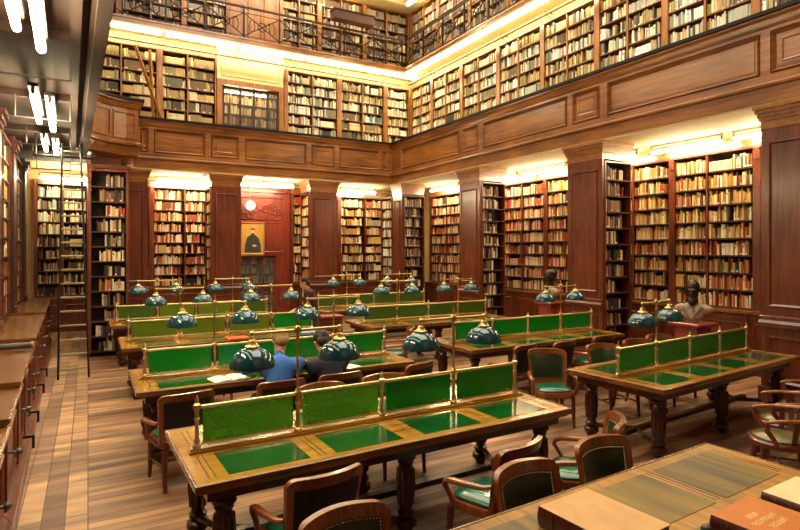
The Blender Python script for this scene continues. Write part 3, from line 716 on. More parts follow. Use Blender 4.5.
# ------------------------------------------------------------------ iron railing of the third level
def railing(label, T, s0, s1, div, name='iron_railing'):
    t = thing(name, label, 'railing', tuple(T @ Vector((s0, 0, 8.985))))
    m = MB(T); m.box(s0, -.025, 9.98, s1, .035, 10.04); build('top_rail', m, 'umber', t)
    m = MB(T); m.box(s0, -.008, 9.08, s1, .008, 9.1); m.box(s0, -.008, 9.82, s1, .008, 9.84); build('thin_rail', m, 'iron', t)
    n = int((s1-s0)/div)
    for k in range(n+1):
        s = s0+(s1-s0)*k/n; m = MB(T); m.box(s-.022, -.02, 8.984, s+.022, .02, 9.979); build('baluster', m, 'iron', t)
    for k in range(n):
        a = s0+(s1-s0)*k/n; b = s0+(s1-s0)*(k+1)/n; c = (a+b)/2; h = (b-a)/2
        m = MB(T); m.tube([(a+.023, 0, 9.11), (c, 0, 9.46), (b-.023, 0, 9.81)], .016, 5); m.tube([(a+.023, 0, 9.81), (c, 0, 9.465), (b-.023, 0, 9.11)], .016, 5)
        m.tube([(c+.14*math.cos(g*PI/6), .012, 9.46+.14*math.sin(g*PI/6)) for g in range(13)], .016, 5)
        for sg in (-1, 1): m.tube([(c+sg*(h*.55+.09*math.cos(g*PI/5)), .005, 9.46+.2*math.sin(g*PI/5)) for g in range(11)], .013, 5)
        build('scroll_panel', m, 'iron', t)
railing('black iron scroll railing of the top gallery on the end wall', back_frame(17.76), -.3, 10.1, 1.1)
railing('black iron scroll railing of the top gallery on the long side', right_frame(10.24), -17.7, -8.0, 1.1)
t = thing('railing_box', 'dark brown flat box hung on the top gallery railing near the corner', 'box', (8.0, 17.6, 10.1))
m = MB(); m.box(7.25, 17.35, 10.16, 8.75, 17.72, 10.44); build('box_body', m, 'shelf', t)
m = MB(); m.box(7.22, 17.31, 10.441, 8.78, 17.74, 10.48); build('lid', m, 'umber', t)
m = MB()
for x in (7.4, 8.6): m.box(x, 17.7, 10.045, x+.04, 17.74, 10.159)
build('bracket', m, 'iron', t)
# ------------------------------------------------------------------ side aisle cupboards
tops = [(1.5, 5.35, .88), (5.36, 6.5, .94), (6.51, 9.2, 1.0), (9.21, 12.45, 1.06), (12.46, 16.1, 1.11)]
cl = ['low aisle cupboard by the camera with only its top corner in view', 'low aisle cupboard whose top ends in a dark step, second in the row', 'low aisle cupboard with a grey roller across its top', 'low aisle cupboard at the foot of the first mahogany pier', 'last low aisle cupboard before the ladder']
for i, (y0, y1, z) in enumerate(tops):
    T = LROT @ left_frame(-.46)
    t = thing('low_cupboard', cl[i], 'cupboard', tuple(T @ Vector(((y0+y1)/2, -.4, 0))), 'cupboards along the side aisle')
    m = MB(T); m.box(y0, -.92, .003, y1, -.02, z-.05); build('carcass', m, 'mahogany', t)
    m = MB(T); m.box(y0, -.92, z-.049, y1, .035, z); m.run([(.035, z-.045), (.05, z-.035), (.05, z-.01), (.035, z)], y0, y1); build('worktop', m, 'desk_edge', t, bevel=0)
    m = MB(T); m.box(y0, -.019, .003, y1, .075, .1); m.run([(-.02, .1), (.06, .1), (.03, .15), (-.02, .19)], y0, y1); build('plinth', m, 'mahogany_x', t)
    n = max(1, round((y1-y0)/.95)); w = (y1-y0)/n
    for k in range(n):
        a = y0+k*w
        d = build('door', (lambda m: (m.box(a+.06, -.019, .21, a+w-.06, .0, z-.08), m.ring(a+.12, a+w-.12, .28, z-.16, 0, .05, .025), m)[-1])(MB(T)), 'mahogany', t)
        m = MB(T)
        m.tube([(a+.1, .0, z-.3), (a+.1, .09, z-.3)], .012, 6); m.ball(tuple(T.inverted() @ (T @ Vector((a+.1, .1, z-.3)))), .028, 8, 6); m.box(a+.06, .0, z-.34, a+.14, .012, z-.26)
        hd = build('handle', m, 'grey_iron', d)
        m = MB(T); m.box(a+.001, -.019, .2, a+.055, .03, z-.06); build('pilaster', m, 'mahogany', t)
    for a in (7.1, 8.15, 9.75, 11.0):
        if not y0 < a < y1: continue
        m = MB(T); m.box(a-.015, .0, .275, a+.015, .13, .3); m.box(a-.015, .105, .16, a+.015, .13, .275); m.box(a-.04, .0, .24, a+.04, .012, .32); build('iron_hook', m, 'iron', t)
T = LROT @ left_frame(-.46)
t = thing('roller', 'grey metal roller lying across the aisle cupboard top', 'roller', tuple(T @ Vector((8.6, -.3, 1.03))))
m = MB(T); m.tube([(8.55, -.42, 1.056), (8.55, .03, 1.056)], .04, 12); build('tube_body', m, 'grey_iron', t, smooth=True)
m = MB(T); m.tube([(8.55, -.445, 1.056), (8.55, -.421, 1.056)], .05, 12); m.tube([(8.55, .031, 1.056), (8.55, .055, 1.056)], .05, 12); m.box(8.51, .032, 1.003, 8.59, .05, 1.01); build('end_cap', m, 'pipe', t)
# ------------------------------------------------------------------ reading desks
DL, DD, DZ = 3.34, 1.27, .81
def make_desk(name, screen, tall, pad='pad', top='desk', glasses=None, cross=False):
    t = thing(name, 'x', 'desk', (0, 0, 0))
    hx, hy = DL/2, DD/2
    m = MB(); m.box(-hx+.02, -hy+.02, DZ-.045, hx-.02, hy-.02, DZ-.001); build('tabletop', m, top, t)
    m = MB()
    for (x0, y0, x1, y1) in ((-hx, -hy, hx, -hy+.02), (-hx, hy-.02, hx, hy), (-hx, -hy+.0201, -hx+.02, hy-.0201), (hx-.02, -hy+.0201, hx, hy-.0201)): m.box(x0, y0, DZ-.05, x1, y1, DZ+.003)
    m.box(-hx+.03, -hy+.03, DZ-.07, hx-.03, hy-.03, DZ-.0455); build('edge_moulding', m, 'desk_edge', t, bevel=.006)
    m = MB()
    for (x0, y0, x1, y1) in ((-hx+.09, -hy+.09, hx-.09, -hy+.13), (-hx+.09, hy-.13, hx-.09, hy-.09), (-hx+.09, -hy+.1301, -hx+.13, hy-.1301), (hx-.13, -hy+.1301, hx-.09, hy-.1301)): m.box(x0, y0, DZ-.146, x1, y1, DZ-.0705)
    build('apron', m, 'desk_dark', t)
    for sx in (-1, 0, 1):
        for sy in (-1, 1):
            x = sx*(hx-.22); y = sy*(hy-.2)
            if sx == 0: y = sy*(hy-.24)
            if not screen: y = sy*(hy-.5)
            m = MB(); m.box(x-.075, y-.075, DZ-.16, x+.075, y+.075, DZ-.071)
            k = (DZ-.16)
            m.lathe([(.06, k+.003), (.085, k-.02), (.085, k-.045), (.06, k-.06), (.068, k-.08), (.055, k-.10), (.062, k-.14), (.07, k-.25), (.062, k-.38), (.05, k-.46), (.07, k-.475), (.07, k-.5), (.05, k-.515)], x, y, 14)
            for a in range(10):
                g = 2*PI*a/10; m.tube([(x+.062*math.cos(g), y+.062*math.sin(g), k-.13), (x+.069*math.cos(g), y+.069*math.sin(g), k-.25), (x+.056*math.cos(g), y+.056*math.sin(g), k-.42)], .012, 5)
            lg = build('leg', m, 'desk_dark', t, smooth=True)
            m = MB(); m.lathe([(.05, k-.516), (.085, k-.54), (.09, k-.58), (.06, k-.62), (.045, .004)], x, y, 14); build('bulb_foot', m, 'desk_dark', lg, smooth=True)
    m = MB(); m.box(-hx+.22, -.035, .13, hx-.22, .035, .18)
    for sx in (-1, 1):
        x = sx*(hx-.22)
        for sy in (-1, 1): m.tube([(x, sy*(hy-(.26 if screen else .53)), .15), (x-sx*.06, sy*.22, .155), (x-sx*.22, sy*.06, .155), (x-sx*.3, 0, .155)], .028, 6)
    build('stretcher', m, 'desk_dark', t)
    m4 = MB(); px = .77
    for k in range(4):
        x = (k-1.5)*px
        for sy in (-1, 1):
            m = MB(); pw, p0, p1 = (.33, .05, .53) if not screen else (.285, .1, .53); m.box(x-pw, sy*p0 if sy > 0 else -p1, DZ-.0008, x+pw, p1 if sy > 0 else -p0, DZ+.0022); build('leather_pad', m, pad, t)
    for k in range(5):
        x = (k-2)*px
        for sy in (-1, 1):
            m = MB()
            for dx in (-.02, .02): m.box(x+dx-.003, .07 if sy > 0 else -.53, DZ-.0008, x+dx+.003, .53 if sy > 0 else -.07, DZ+.0015)
            build('inlay_line', m, 'desk_dark', t)
    if screen:
        m = MB(); m.box(-2*px-.06, -.05, DZ, 2*px+.06, .05, DZ+.018); m.box(-2*px-.05, -.03, DZ+.0185, 2*px+.05, .03, DZ+.028); build('screen_sill', m, top, t)
        for k in range(5):
            x = (k-2)*px
            if k in tall: continue
            m = MB(); z = DZ+.029
            m.lathe([(.03, z), (.03, z+.015), (.017, z+.03), (.024, z+.05), (.014, z+.075), (.014, z+.2), (.022, z+.215), (.014, z+.23), (.017, z+.27), (.028, z+.295), (.028, z+.315), (.012, z+.33), (.016, z+.345), (.004, z+.385)], x, 0, 10)
            build('screen_post', m, 'brass_dull', t, smooth=True)
        for k in range(4):
            a = (k-2)*px+.03; b = a+px-.06
            m = MB(); m.tube([(a, 0, DZ+.325), (b, 0, DZ+.325)], .014, 8); build('top_rail', m, 'brass_dull', t, smooth=True)
            m = MB(); m.tube([(a, 0, DZ+.058), (b, 0, DZ+.058)], .01, 8); build('bottom_rail', m, 'brass_dull', t, smooth=True)
            m = MB(); m.box(a+.012, -.006, DZ+.07, b-.012, .006, DZ+.309)
            build('glass_panel', m, glasses[k] if glasses else 'glass_green', t)
            for x in (a+.08, b-.08):
                m = MB(); m.box(x-.012, -.012, DZ+.062, x+.012, .012, DZ+.085); build('clip', m, 'brass', t)
    return t
def make_lamp():
    t = thing('desk_lamp', 'x', 'lamp', (0, 0, 0), 'twin-shade brass desk lamps')
    z = .029
    m = MB(); m.lathe([(.03, z), (.03, z+.018), (.017, z+.03), (.026, z+.055), (.015, z+.08), (.015, z+.21), (.024, z+.225), (.015, z+.24), (.018, z+.28), (.028, z+.31), (.013, z+.34), (.011, z+.36), (.011, z+.7), (.018, z+.715), (.012, z+.73), (.011, z+.765), (.026, z+.785), (.03, z+.8), (.026, z+.82), (.01, z+.84), (.014, z+.86), (.003, z+.905)], 0, 0, 12); build('post', m, 'brass', t, smooth=True)
    m = MB(); m.tube([(-.36, 0, z+.8), (-.03, 0, z+.8)], .012, 8); m.tube([(.03, 0, z+.8), (.36, 0, z+.8)], .012, 8)
    for sx in (-1, 1): m.ball((sx*.365, 0, z+.8), .022, 8, 6)
    build('crossbar', m, 'brass', t, smooth=True)
    for sx in (-1, 1):
        x = sx*.365
        m = MB(); m.lathe([(.022, .725), (.07, .718), (.11, .698), (.144, .665), (.163, .63), (.171, .592), (.171, .575), (.165, .575), (.157, .622), (.136, .658), (.1, .688), (.02, .712)], x, 0, 24, close=False); s = build('lamp_shade', m, 'shade', t, smooth=True)
        m = MB(); m.lathe([(.05, .7225), (.056, .735), (.035, .752), (.03, .775), (.014, .785), (.014, .806)], x, 0, 12); build('shade_cap', m, 'brass', s, smooth=True)
        m = MB(); m.ball((x, 0, .66), .028, 8, 6, (1, 1, 1.3)); build('bulb', m, 'bulb', s, smooth=True)
        m = MB(); m.lathe([(.014, .69), (.014, .72)], x, 0, 8); build('socket', m, 'brass', s)
    return t
from_left = lambda x0, y, ang=0: (x0+1.54*math.cos(math.radians(ang)), y+1.54*math.sin(math.radians(ang)), ang)
G = 'glass_green'; Hm = 'glass_hammered'; Ol = 'glass_olive'; Dm = 'glass_dim'
desk_spots = [
 ('reading desk with hammered green glass screen, the big one before the tan volume', from_left(.69, 4.23, 1.5), (1, 3), [Hm, Hm, G, G]),
 ('reading desk with bright green screen where the person in blue sits', from_left(.56, 6.9, 0), (1, 3), [G, G, G, G]),
 ('reading desk with yellow-green glowing screen, one row behind the person in blue', from_left(.56, 9.8, 0), (1, 3), [Ol, Ol, Ol, G]),
 ('farthest reading desk of the aisle-side row, olive screen', from_left(.5, 12.6, 0), (1, 3), [Dm, Ol, Ol, Dm]),
 ('reading desk with dark green screen in front of the bald bust', from_left(5.33, 4.32, 4.5), (1,), [G, G, G, G]),
 ('reading desk with green screen between dark bronze bust and the bald bust desk', from_left(5.0, 7.15, 0), (3,), [G, G, G, G]),
 ('reading desk with olive screen, third of the bookcase-side row', from_left(4.8, 10.0, 0), (1, 3), [Dm, Dm, Dm, Dm]),
 ('farthest reading desk of the bookcase-side row, near the corner pier', from_left(4.98, 12.95, 0), (1, 3), [Dm, Dm, Dm, Dm]),
]
lamp0 = make_lamp(); nl = 0
for lab, (x, y, ang), tall, gl in desk_spots:
    d = make_desk('reading_desk', True, tall, glasses=gl); d['label'] = lab; d['group'] = 'reading desks with glass screens'
    d.location = (x, y, 0); d.rotation_euler.z = math.radians(ang)
    short = {0: 'on the hammered-glass desk', 1: 'on the desk of the person in blue', 2: 'on the yellow-green screened desk', 3: 'on the farthest aisle-side desk', 4: 'x', 5: 'x', 6: 'on the third bookcase-side desk', 7: 'on the farthest bookcase-side desk'}[desk_spots.index((lab, (x, y, ang), tall, gl))]
    for k in tall:
        o = lamp0 if nl == 0 else copy_tree(lamp0)
        q = (k-2)*.77; a = math.radians(ang)
        o.location = (x+q*math.cos(a), y+q*math.sin(a), DZ); o.rotation_euler.z = a+(math.radians(7) if 'front of the bald' in lab else 0); nl += 1
        o['label'] = ('twin-shade brass lamp before the bald bust' if 'front of the bald' in lab else 'twin-shade brass lamp before the pier by the dark bust' if 'between dark' in lab else
                      f'twin-shade brass lamp {short}, '+('aisle end' if k == 1 else 'other end'))
d = make_desk('reading_desk', False, (), pad='pad_olive', top='desk_worn'); d['label'] = 'worn golden reading desk with olive leather, the big books lying on it'
d.location = (4.125-1.65, 2.43-.62, 0); d.rotation_euler.z = math.radians(3)
# ------------------------------------------------------------------ chairs
def make_chair():
    t = thing('armchair', 'x', 'chair', (0, 0, 0), 'wooden armchairs with green leather')
    def seat_poly(k):
        pts = []
        for i in range(28):
            a = 2*PI*i/28; c, s_ = math.cos(a), math.sin(a); e = .55
            x = math.copysign(abs(c)**e, c); y = math.copysign(abs(s_)**e, s_)
            pts.append((x*(.25+.025*y)*k, .01+y*.245*k))
        return pts
    def lay(poly, z): return [(x, y, z) for x, y in poly]
    m = MB(); m.loft([lay(seat_poly(.96), .385), lay(seat_poly(1.0), .395), lay(seat_poly(1.0), .44), lay(seat_poly(.97), .452)]); build('seat_frame', m, 'chair', t, smooth=True)
    m = MB(); m.loft([lay(seat_poly(.86), .4525), lay(seat_poly(.88), .47), lay(seat_poly(.8), .49), lay(seat_poly(.55), .503), lay(seat_poly(.2), .507)]); build('seat', m, 'seat_green', t, smooth=True)
    for sx in (-1, 1):
        m = MB(); m.tube([(sx*.215, .2, .384), (sx*.22, .205, .3), (sx*.222, .215, .14), (sx*.225, .225, .003)], [.03, .027, .022, .018], 8); build('leg', m, 'chair_dark', t, smooth=True)
        m = MB(); m.tube([(sx*.19, -.2, .384), (sx*.195, -.215, .25), (sx*.2, -.25, .1), (sx*.205, -.28, .003)], [.03, .027, .023, .02], 8); build('leg', m, 'chair_dark', t, smooth=True)
    m = MB()
    for sx in (-1, 1): m.tube([(sx*.221, .19, .2), (sx*.197, -.21, .2)], .013, 6)
    m.tube([(-.205, 0, .2), (.205, 0, .2)], .013, 6); build('stretcher', m, 'chair_dark', t)
    W = .262
    def P(a, z, o):
        f = (z-.42)/.5
        return (a*W*(.9+.12*f), -.25-.095*f+.085*a*a+o, z)
    def zt(a): return .925-.012*a*a-(.04*((abs(a)-.84)/.16)**2 if abs(a) > .84 else 0)
    def shell(A, zl, zh, o0, o1, nz=5):
        rings = []
        for a in A:
            lo, hi = zl(a), zh(a)
            front = [P(a, lo+(hi-lo)*i/nz, o1) for i in range(nz+1)]; back = [P(a, hi-(hi-lo)*i/nz, o0) for i in range(nz+1)]
            rings.append(front+back)
        m = MB(); m.loft(rings); return m
    A = [-1+2*i/20 for i in range(21)]
    build('crest_rail', shell(A, lambda a: zt(a)-.068, zt, -.022, .022), 'chair', t, smooth=True)
    for sx in (-1, 1):
        B = [sx*(.855+.145*i/3) for i in range(4)]
        build('back_post', shell(B, lambda a: .43, lambda a: zt(a)-.0685, -.02, .02), 'chair', t, smooth=True)
    I = [-.85+1.7*i/12 for i in range(13)]
    build('lower_rail', shell(I, lambda a: .47, lambda a: .525, -.018, .018, 2), 'chair', t, smooth=True)
    def puff(a, z): return .014+.018*(1-(a/.855)**2)*math.sin(PI*max(0, min(1, (z-.526)/.33)))
    rings = []
    for a in I:
        lo, hi = .526, zt(a)-.0695
        rings.append([P(a, lo+(hi-lo)*i/7, puff(a, lo+(hi-lo)*i/7)) for i in range(8)]+[P(a, hi-(hi-lo)*i/7, -.004) for i in range(8)])
    m = MB(); m.loft(rings); bk = build('backrest', m, 'leather', t, smooth=True)
    rings = [[P(a, .526+(zt(a)-.0695-.526)*i/4, -.0045) for i in range(5)]+[P(a, zt(a)-.0695-(zt(a)-.0695-.526)*i/4, -.016) for i in range(5)] for a in I]
    m = MB(); m.loft(rings); build('back_cover', m, 'back_cloth', t, smooth=True)
    m = MB()
    for i in range(27):
        a = -.82+1.64*i/26
        m.ball(P(a, zt(a)-.081, .0185), .0055, 5, 3); 
        if i % 1 == 0: m.ball(P(a, .538, .0165), .0055, 5, 3)
    for i in range(1, 17):
        z = .538+(zt(.8)-.081-.538)*i/17
        for sx in (-1, 1): m.ball(P(sx*.825, z, .0165), .0055, 5, 3)
    build('nailhead_trim', m, 'brass', bk)
    for sx in (-1, 1):
        p = P(sx*.98, .66, 0)
        m = MB(); m.tube([(sx*.245, p[1]+.03, .64), (sx*.272, -.14, .63), (sx*.292, .02, .62), (sx*.298, .13, .614), (sx*.296, .185, .598), (sx*.29, .2, .56), (sx*.285, .17, .52), (sx*.28, .135, .46), (sx*.272, .12, .41)],
                         [.022, .024, .028, .03, .028, .024, .021, .022, .02], 8, .75)
        build('armrest', m, 'chair', t, smooth=True)
    return t
def make_captain():
    t = thing('captains_chair', 'x', 'chair', (0, 0, 0), 'round-seated captain chairs')
    def ell(rx, ry, z): return [(rx*math.cos(2*PI*i/28), ry*math.sin(2*PI*i/28)+.02, z) for i in range(28)]
    m = MB(); m.loft([ell(.25, .25, .39), ell(.275, .27, .4), ell(.275, .27, .44), ell(.26, .255, .455)]); build('seat_frame', m, 'chair_dark', t, smooth=True)
    m = MB(); m.loft([ell(.225, .22, .4555), ell(.225, .22, .47), ell(.2, .2, .487), ell(.1, .1, .5)]); build('seat', m, 'seat_olive', t, smooth=True)
    for sx in (-1, 1):
        for y, y2 in ((.17, .24), (-.16, -.24)):
            m = MB(); m.tube([(sx*.17, y, .389), (sx*.19, (y+y2)/2, .2), (sx*.215, y2, .003)], [.028, .026, .018], 8); build('leg', m, 'chair_dark', t, smooth=True)
    m = MB()
    for sx in (-1, 1): m.tube([(sx*.19, .2, .19), (sx*.19, -.19, .19)], .013, 6)
    m.tube([(-.18, 0, .19), (.18, 0, .19)], .013, 6); build('stretcher', m, 'chair_dark', t)
    pts = []; rr = []
    for i in range(25):
        a = PI*(1.0+i/24)
        pts.append((.29*math.cos(a), .26*math.sin(a)+.0, .69+.05*max(0, -math.sin(a))**2)); rr.append(.026+.01*max(0, -math.sin(a)))
    pts = [(-.285, .2, .655), (-.292, .15, .67), (-.292, .08, .68)]+pts+[(.292, .08, .68), (.292, .15, .67), (.285, .2, .655)]; rr = [.02, .026, .028]+rr+[.028, .026, .02]
    m = MB(); m.tube(pts, rr, 8, .7); build('arm_rail', m, 'chair', t, smooth=True)
    for i in range(9):
        a = PI*(1.08+.84*i/8); c, s_ = math.cos(a), math.sin(a)
        m = MB(); p0 = Vector((.235*c, .22*s_+.01, .45)); p1 = Vector((.285*c, .255*s_, .675+.05*max(0, -s_)**2)); w = Vector((-s_, c, 0))*.024; n = Vector((c, s_, 0))*.006
        m.loft([[tuple(q+w+n), tuple(q-w+n), tuple(q-w-n), tuple(q+w-n)] for q in (p0, p1)]); build('back_slat', m, 'chair_dark', t)
    for sx in (-1, 1):
        m = MB(); m.tube([(sx*.286, .17, .648), (sx*.285, .175, .58), (sx*.27, .12, .5), (sx*.26, .09, .43)], [.022, .024, .022, .02], 8, .7); build('arm_support', m, 'chair', t, smooth=True)
    return t
ch0 = make_chair(); nc = 0
CH = [ # crest x, y, facing (deg, 0 = +Y, ccw), label
 (1.29, 3.14, 6, 'armchair tucked under the hammered-glass desk at its aisle end, back turned'),
 (2.70, 2.94, 15, 'turned armchair with shiny green seat at the middle of the hammered-glass desk'),
 (3.76, 3.02, 44, 'turned armchair at the far corner of the hammered-glass desk, partly behind a leather back'),
 (1.15, 2.70, 186, 'armchair at the golden desk with only its arched crest and leather top in view'),
 (2.40, 2.71, 183, 'armchair with dark green leather back right behind the tan volume'),
 (3.2, 2.80, 180, 'armchair with dark green leather back beyond the tan volume, by the golden desk edge'),
 (.84, 5.56, 8, 'dark-backed armchair at the aisle corner of the bright green desk'),
 (1.78, 5.60, 3, 'armchair the person in the blue shirt sits in'),
 (2.46, 5.62, 3, 'armchair the person in the navy jacket sits in'),
 (3.55, 5.68, 20, 'empty armchair at the far end of the desk of the person in blue'),
 (2.06, 5.33, 182, 'armchair behind the hammered-glass screen, its arched top showing under the blue shirt'),
 (2.80, 5.38, 178, 'armchair behind the dark green panels of the front desk, only its crest showing'),
 (.97, 8.3, 4, 'armchair at the yellow-green screened desk, aisle end, only its crest showing'),
 (1.66, 8.28, 4, 'armchair at the yellow-green screened desk, second from the aisle'),
 (5.02, 8.42, 62, 'dark armchair turned sideways in the middle aisle with pale seat edge'),
 (5.50, 5.66, 150, 'armchair with bright green seat facing the aisle beside the bald bust desk'),
 (6.47, 5.58, 168, 'armchair with leather back on the far side of the bald bust desk'),
 (7.28, 5.62, 172, 'armchair behind the dark green screen under the twin lamp by the bust'),
 (8.0, 5.76, 172, 'armchair behind the dark green screen, closest to the bust pedestal'),
 (5.53, 6.0, 12, 'black-looking armchair seen from behind beside the green-seated armchair'),
 (6.25, 5.95, 8, 'black-looking armchair seen from behind, second along the dark bust desk'),
 (7.2, 6.03, 2, 'armchair seen from behind at the pier end of the dark bust desk'),
]
for (x, y, a, lab) in CH:
    o = ch0 if nc == 0 else copy_tree(ch0); nc += 1
    r = math.radians(a); bx, by = -math.sin(r), math.cos(r)
    o.location = (x+bx*.33, y+by*.33, 0); o.rotation_euler.z = r; o['label'] = lab
cc = make_captain()
for i, (x, y, a, lab) in enumerate([(5.88, 2.86, 38, 'captain chair with round olive seat, first of the row by the golden desk corner'), (6.55, 3.13, 36, 'captain chair second in the row beside the bald bust desk'), (7.3, 3.3, 34, 'captain chair last in the row beside the bald bust desk')]):
    o = cc if i == 0 else copy_tree(cc); o.location = (x, y, 0); o.rotation_euler.z = math.radians(a); o['label'] = lab
# ------------------------------------------------------------------ things on the desks
def big_book(name, label, corner, ang, w, d, h, cover, spine, pages='white', text=None, z=DZ+.0045):
    """w along local x (spine on the -x side), d along local y"""
    X = Matrix.Translation((corner[0], corner[1], z)) @ Matrix.Rotation(math.radians(ang), 4, 'Z')
    t = thing(name, label, 'book', (corner[0], corner[1], z))
    m = MB(X); m.box(.004, 0, 0, w, d, .006); m.box(.004, 0, h-.006, w, d, h); build('cover', m, cover, t, bevel=.002)
    m = MB(X); m.box(.012, .006, .0065, w-.007, d-.006, h-.0065); build('page_block', m, pages, t)
    m = MB(X)
    pr = [(.011, .0005)]+[(-.012*math.sin(PI*i/8)+.003, .0005+(h-.001)*i/8) for i in range(9)]+[(.011, h-.0005)]
    m.loft([[(x, 0, zz) for x, zz in pr], [(x, d, zz) for x, zz in pr]]); sp = build('spine', m, spine, t, smooth=True)
    for f in (.2, .4, .6, .8):
        m = MB(X); m.loft([[(-.012*math.sin(PI*i/8)-.0015, d*f-.006, .004+(h-.008)*i/8) for i in range(9)]+[(.0, d*f-.006, h-.004), (.0, d*f-.006, .004)], [(-.012*math.sin(PI*i/8)-.0015, d*f+.006, .004+(h-.008)*i/8) for i in range(9)]+[(.0, d*f+.006, h-.004), (.0, d*f+.006, .004)]])
        build('raised_band', m, spine, sp)
    if text: text(X, t, w, d, h)
    return t
big_book('large_volume', 'thick tan volume with red-brown sides lying by the leather-backed chairs', (2.12, 2.20-.50, ), 4, .40, .5, .105, 'tan_cover', 'red_leather', 'red_leather')
def title(X, t, w, d, h):
    """three worn gilt lines on the cover: strokes of letters too rubbed to read"""
    rr = random.Random(3)
    for (x0, x1, y) in ((.125, .215, .30), (.07, .30, .245), (.13, .30, .19)):
        x = x0; m = MB(X)
        while x < x1-.012:
            lw = rr.uniform(.012, .017); k = rr.randint(0, 4); z0, z1 = h+.0002, h+.0012; hh = .03
            m.box(x, y, z0, x+.004, y+hh, z1)
            if k in (0, 2, 3): m.box(x+.0041, y+hh-.005, z0, x+lw, y+hh, z1)
            if k in (0, 1, 4): m.box(x+.0041, y, z0, x+lw, y+.005, z1)
            if k in (1, 2): m.box(x+.0041, y+hh/2-.002, z0, x+lw-.002, y+hh/2+.003, z1)
            if k in (3, 4): m.box(x+lw-.004, y+.0055, z0, x+lw, y+hh-.0055, z1)
            x += lw+.005
            if rr.random() < .12: x += .01
        build('cover_lettering', m, 'gilt', t)
big_book('orange_volume', 'orange cloth volume with dark red ribbed spine and pale three-line title', (2.88, 1.29), 4, .42, .44, .075, 'orange_cover', 'red_leather', 'white', title)
big_book('cream_volume', 'cream-topped volume lying just beyond the orange one', (3.43, 1.4), 2, .42, .37, .06, 'cream_cover', 'red_leather', 'cream_cover')
t = thing('inkwell', 'small dark round glass-topped inkwell beside the orange volume', 'inkwell', (2.80, 1.72, DZ+.005))
m = MB(); m.lathe([(.028, DZ+.005), (.03, DZ+.02), (.024, DZ+.028)], 2.80, 1.72, 14); build('body', m, 'iron', t, smooth=True)
m = MB(); m.lathe([(.02, DZ+.0285), (.023, DZ+.034), (.016, DZ+.042), (.004, DZ+.045)], 2.80, 1.72, 14); build('lid', m, 'grey_iron', t, smooth=True)
def sheet(name, label, cat, x, y, ang, w, d, h, mat, n=1, z=DZ+.0045):
    X = Matrix.Translation((x, y, z)) @ Matrix.Rotation(math.radians(ang), 4, 'Z')
    m = MB(X); m.box(-w/2, -d/2, 0, w/2, d/2, h); o = build(name, m, mat); tag(o, label, cat); return o
t = thing('magazine', 'open white magazine under the lamp beside the person in blue', 'magazine', (1.38, 6.38, DZ+.0045))
for sg in (-1, 1):
    m = MB(Matrix.Translation((1.40, 6.46, DZ+.0045)) @ Matrix.Rotation(.15, 4, 'Z'))
    m.loft([[(sg*(.005+.2*i/6), -.14, .001+.018*math.sin(PI*(i/6)**.6)) for i in range(7)]+[(sg*(.205-.2*i/6), -.14, 0) for i in range(7)], [(sg*(.005+.2*i/6), .14, .001+.018*math.sin(PI*(i/6)**.6)) for i in range(7)]+[(sg*(.205-.2*i/6), .14, 0) for i in range(7)]])
    build('page', m, 'white', t)
sheet('paper_sheet', 'white paper beside the navy jacket on the desk', 'paper', 2.86, 6.42, 20, .21, .3, .002, 'white')
sheet('folder', 'orange-red folder on the yellow-green screened desk', 'folder', 2.15, 9.3, 4, .34, .25, .02, 'orange_paper')
sheet('pamphlet', 'yellow pamphlet at the end of the yellow-green screened desk', 'pamphlet', 3.3, 10.12, 10, .3, .25, .015, 'yellow_paper')
sheet('pamphlet', 'blue-grey pamphlet beside the yellow pamphlet', 'pamphlet', 3.4, 9.3, -8, .3, .22, .02, 'blue_paper')
t = thing('book_cabinet', 'low red-brown wooden cabinet standing in the middle aisle beside a desk', 'cabinet', (4.6, 11.4, 0))
m = MB(); m.box(4.34, 11.2, .003, 4.87, 11.6, .8); build('body', m, 'mahogany', t)
m = MB(); m.box(4.31, 11.17, .801, 4.90, 11.63, .84); build('top', m, 'pedestal', t)
m = MB(back_frame(11.2)); m.ring(4.38, 4.83, .1, .74, 0, .04, .02); dr = build('door', m, 'mahogany', t)
m = MB(); m.ball((4.78, 11.175, .45), .015, 8, 5); build('knob', m, 'brass', dr)

# ------------------------------------------------------------------ bodies grown from capsules and melted into one surface
def melt(name, blobs, mat, parent, voxel=.014, smooth=6):
    m = MB()
    for b in blobs:
        if b[0] == 'c':
            _, a, c, ra, rb = b; a = Vector(a); c = Vector(c)
            n = 6; d = (c-a)
            m.tube([a+d*i/n for i in range(n+1)], [ra+(rb-ra)*i/n for i in range(n+1)], 12); m.ball(tuple(a), ra, 12, 8); m.ball(tuple(c), rb, 12, 8)
        else:
            _, c, r, X = b
            mm = Matrix.Translation(c) @ (X.to_4x4() if X is not None else Matrix.Identity(4)) @ Matrix.Diagonal((r[0], r[1], r[2], 1))
            m.lathe([(max(.06, math.sin(PI*i/10)), -math.cos(PI*i/10)) for i in range(11)], seg=16, X=mm)
    o = build(name, m, mat, parent)
    rm = o.modifiers.new('melt', 'REMESH'); rm.mode = 'VOXEL'; rm.voxel_size = voxel; rm.use_smooth_shade = True
    sm = o.modifiers.new('soft', 'SMOOTH'); sm.iterations = smooth; sm.factor = .5
    dg = bpy.context.evaluated_depsgraph_get(); me = bpy.data.meshes.new_from_object(o.evaluated_get(dg))
    o.modifiers.clear(); o.data = me
    if not me.materials: me.materials.append(M[mat])
    me.polygons.foreach_set('use_smooth', [True]*len(me.polygons))
    return o
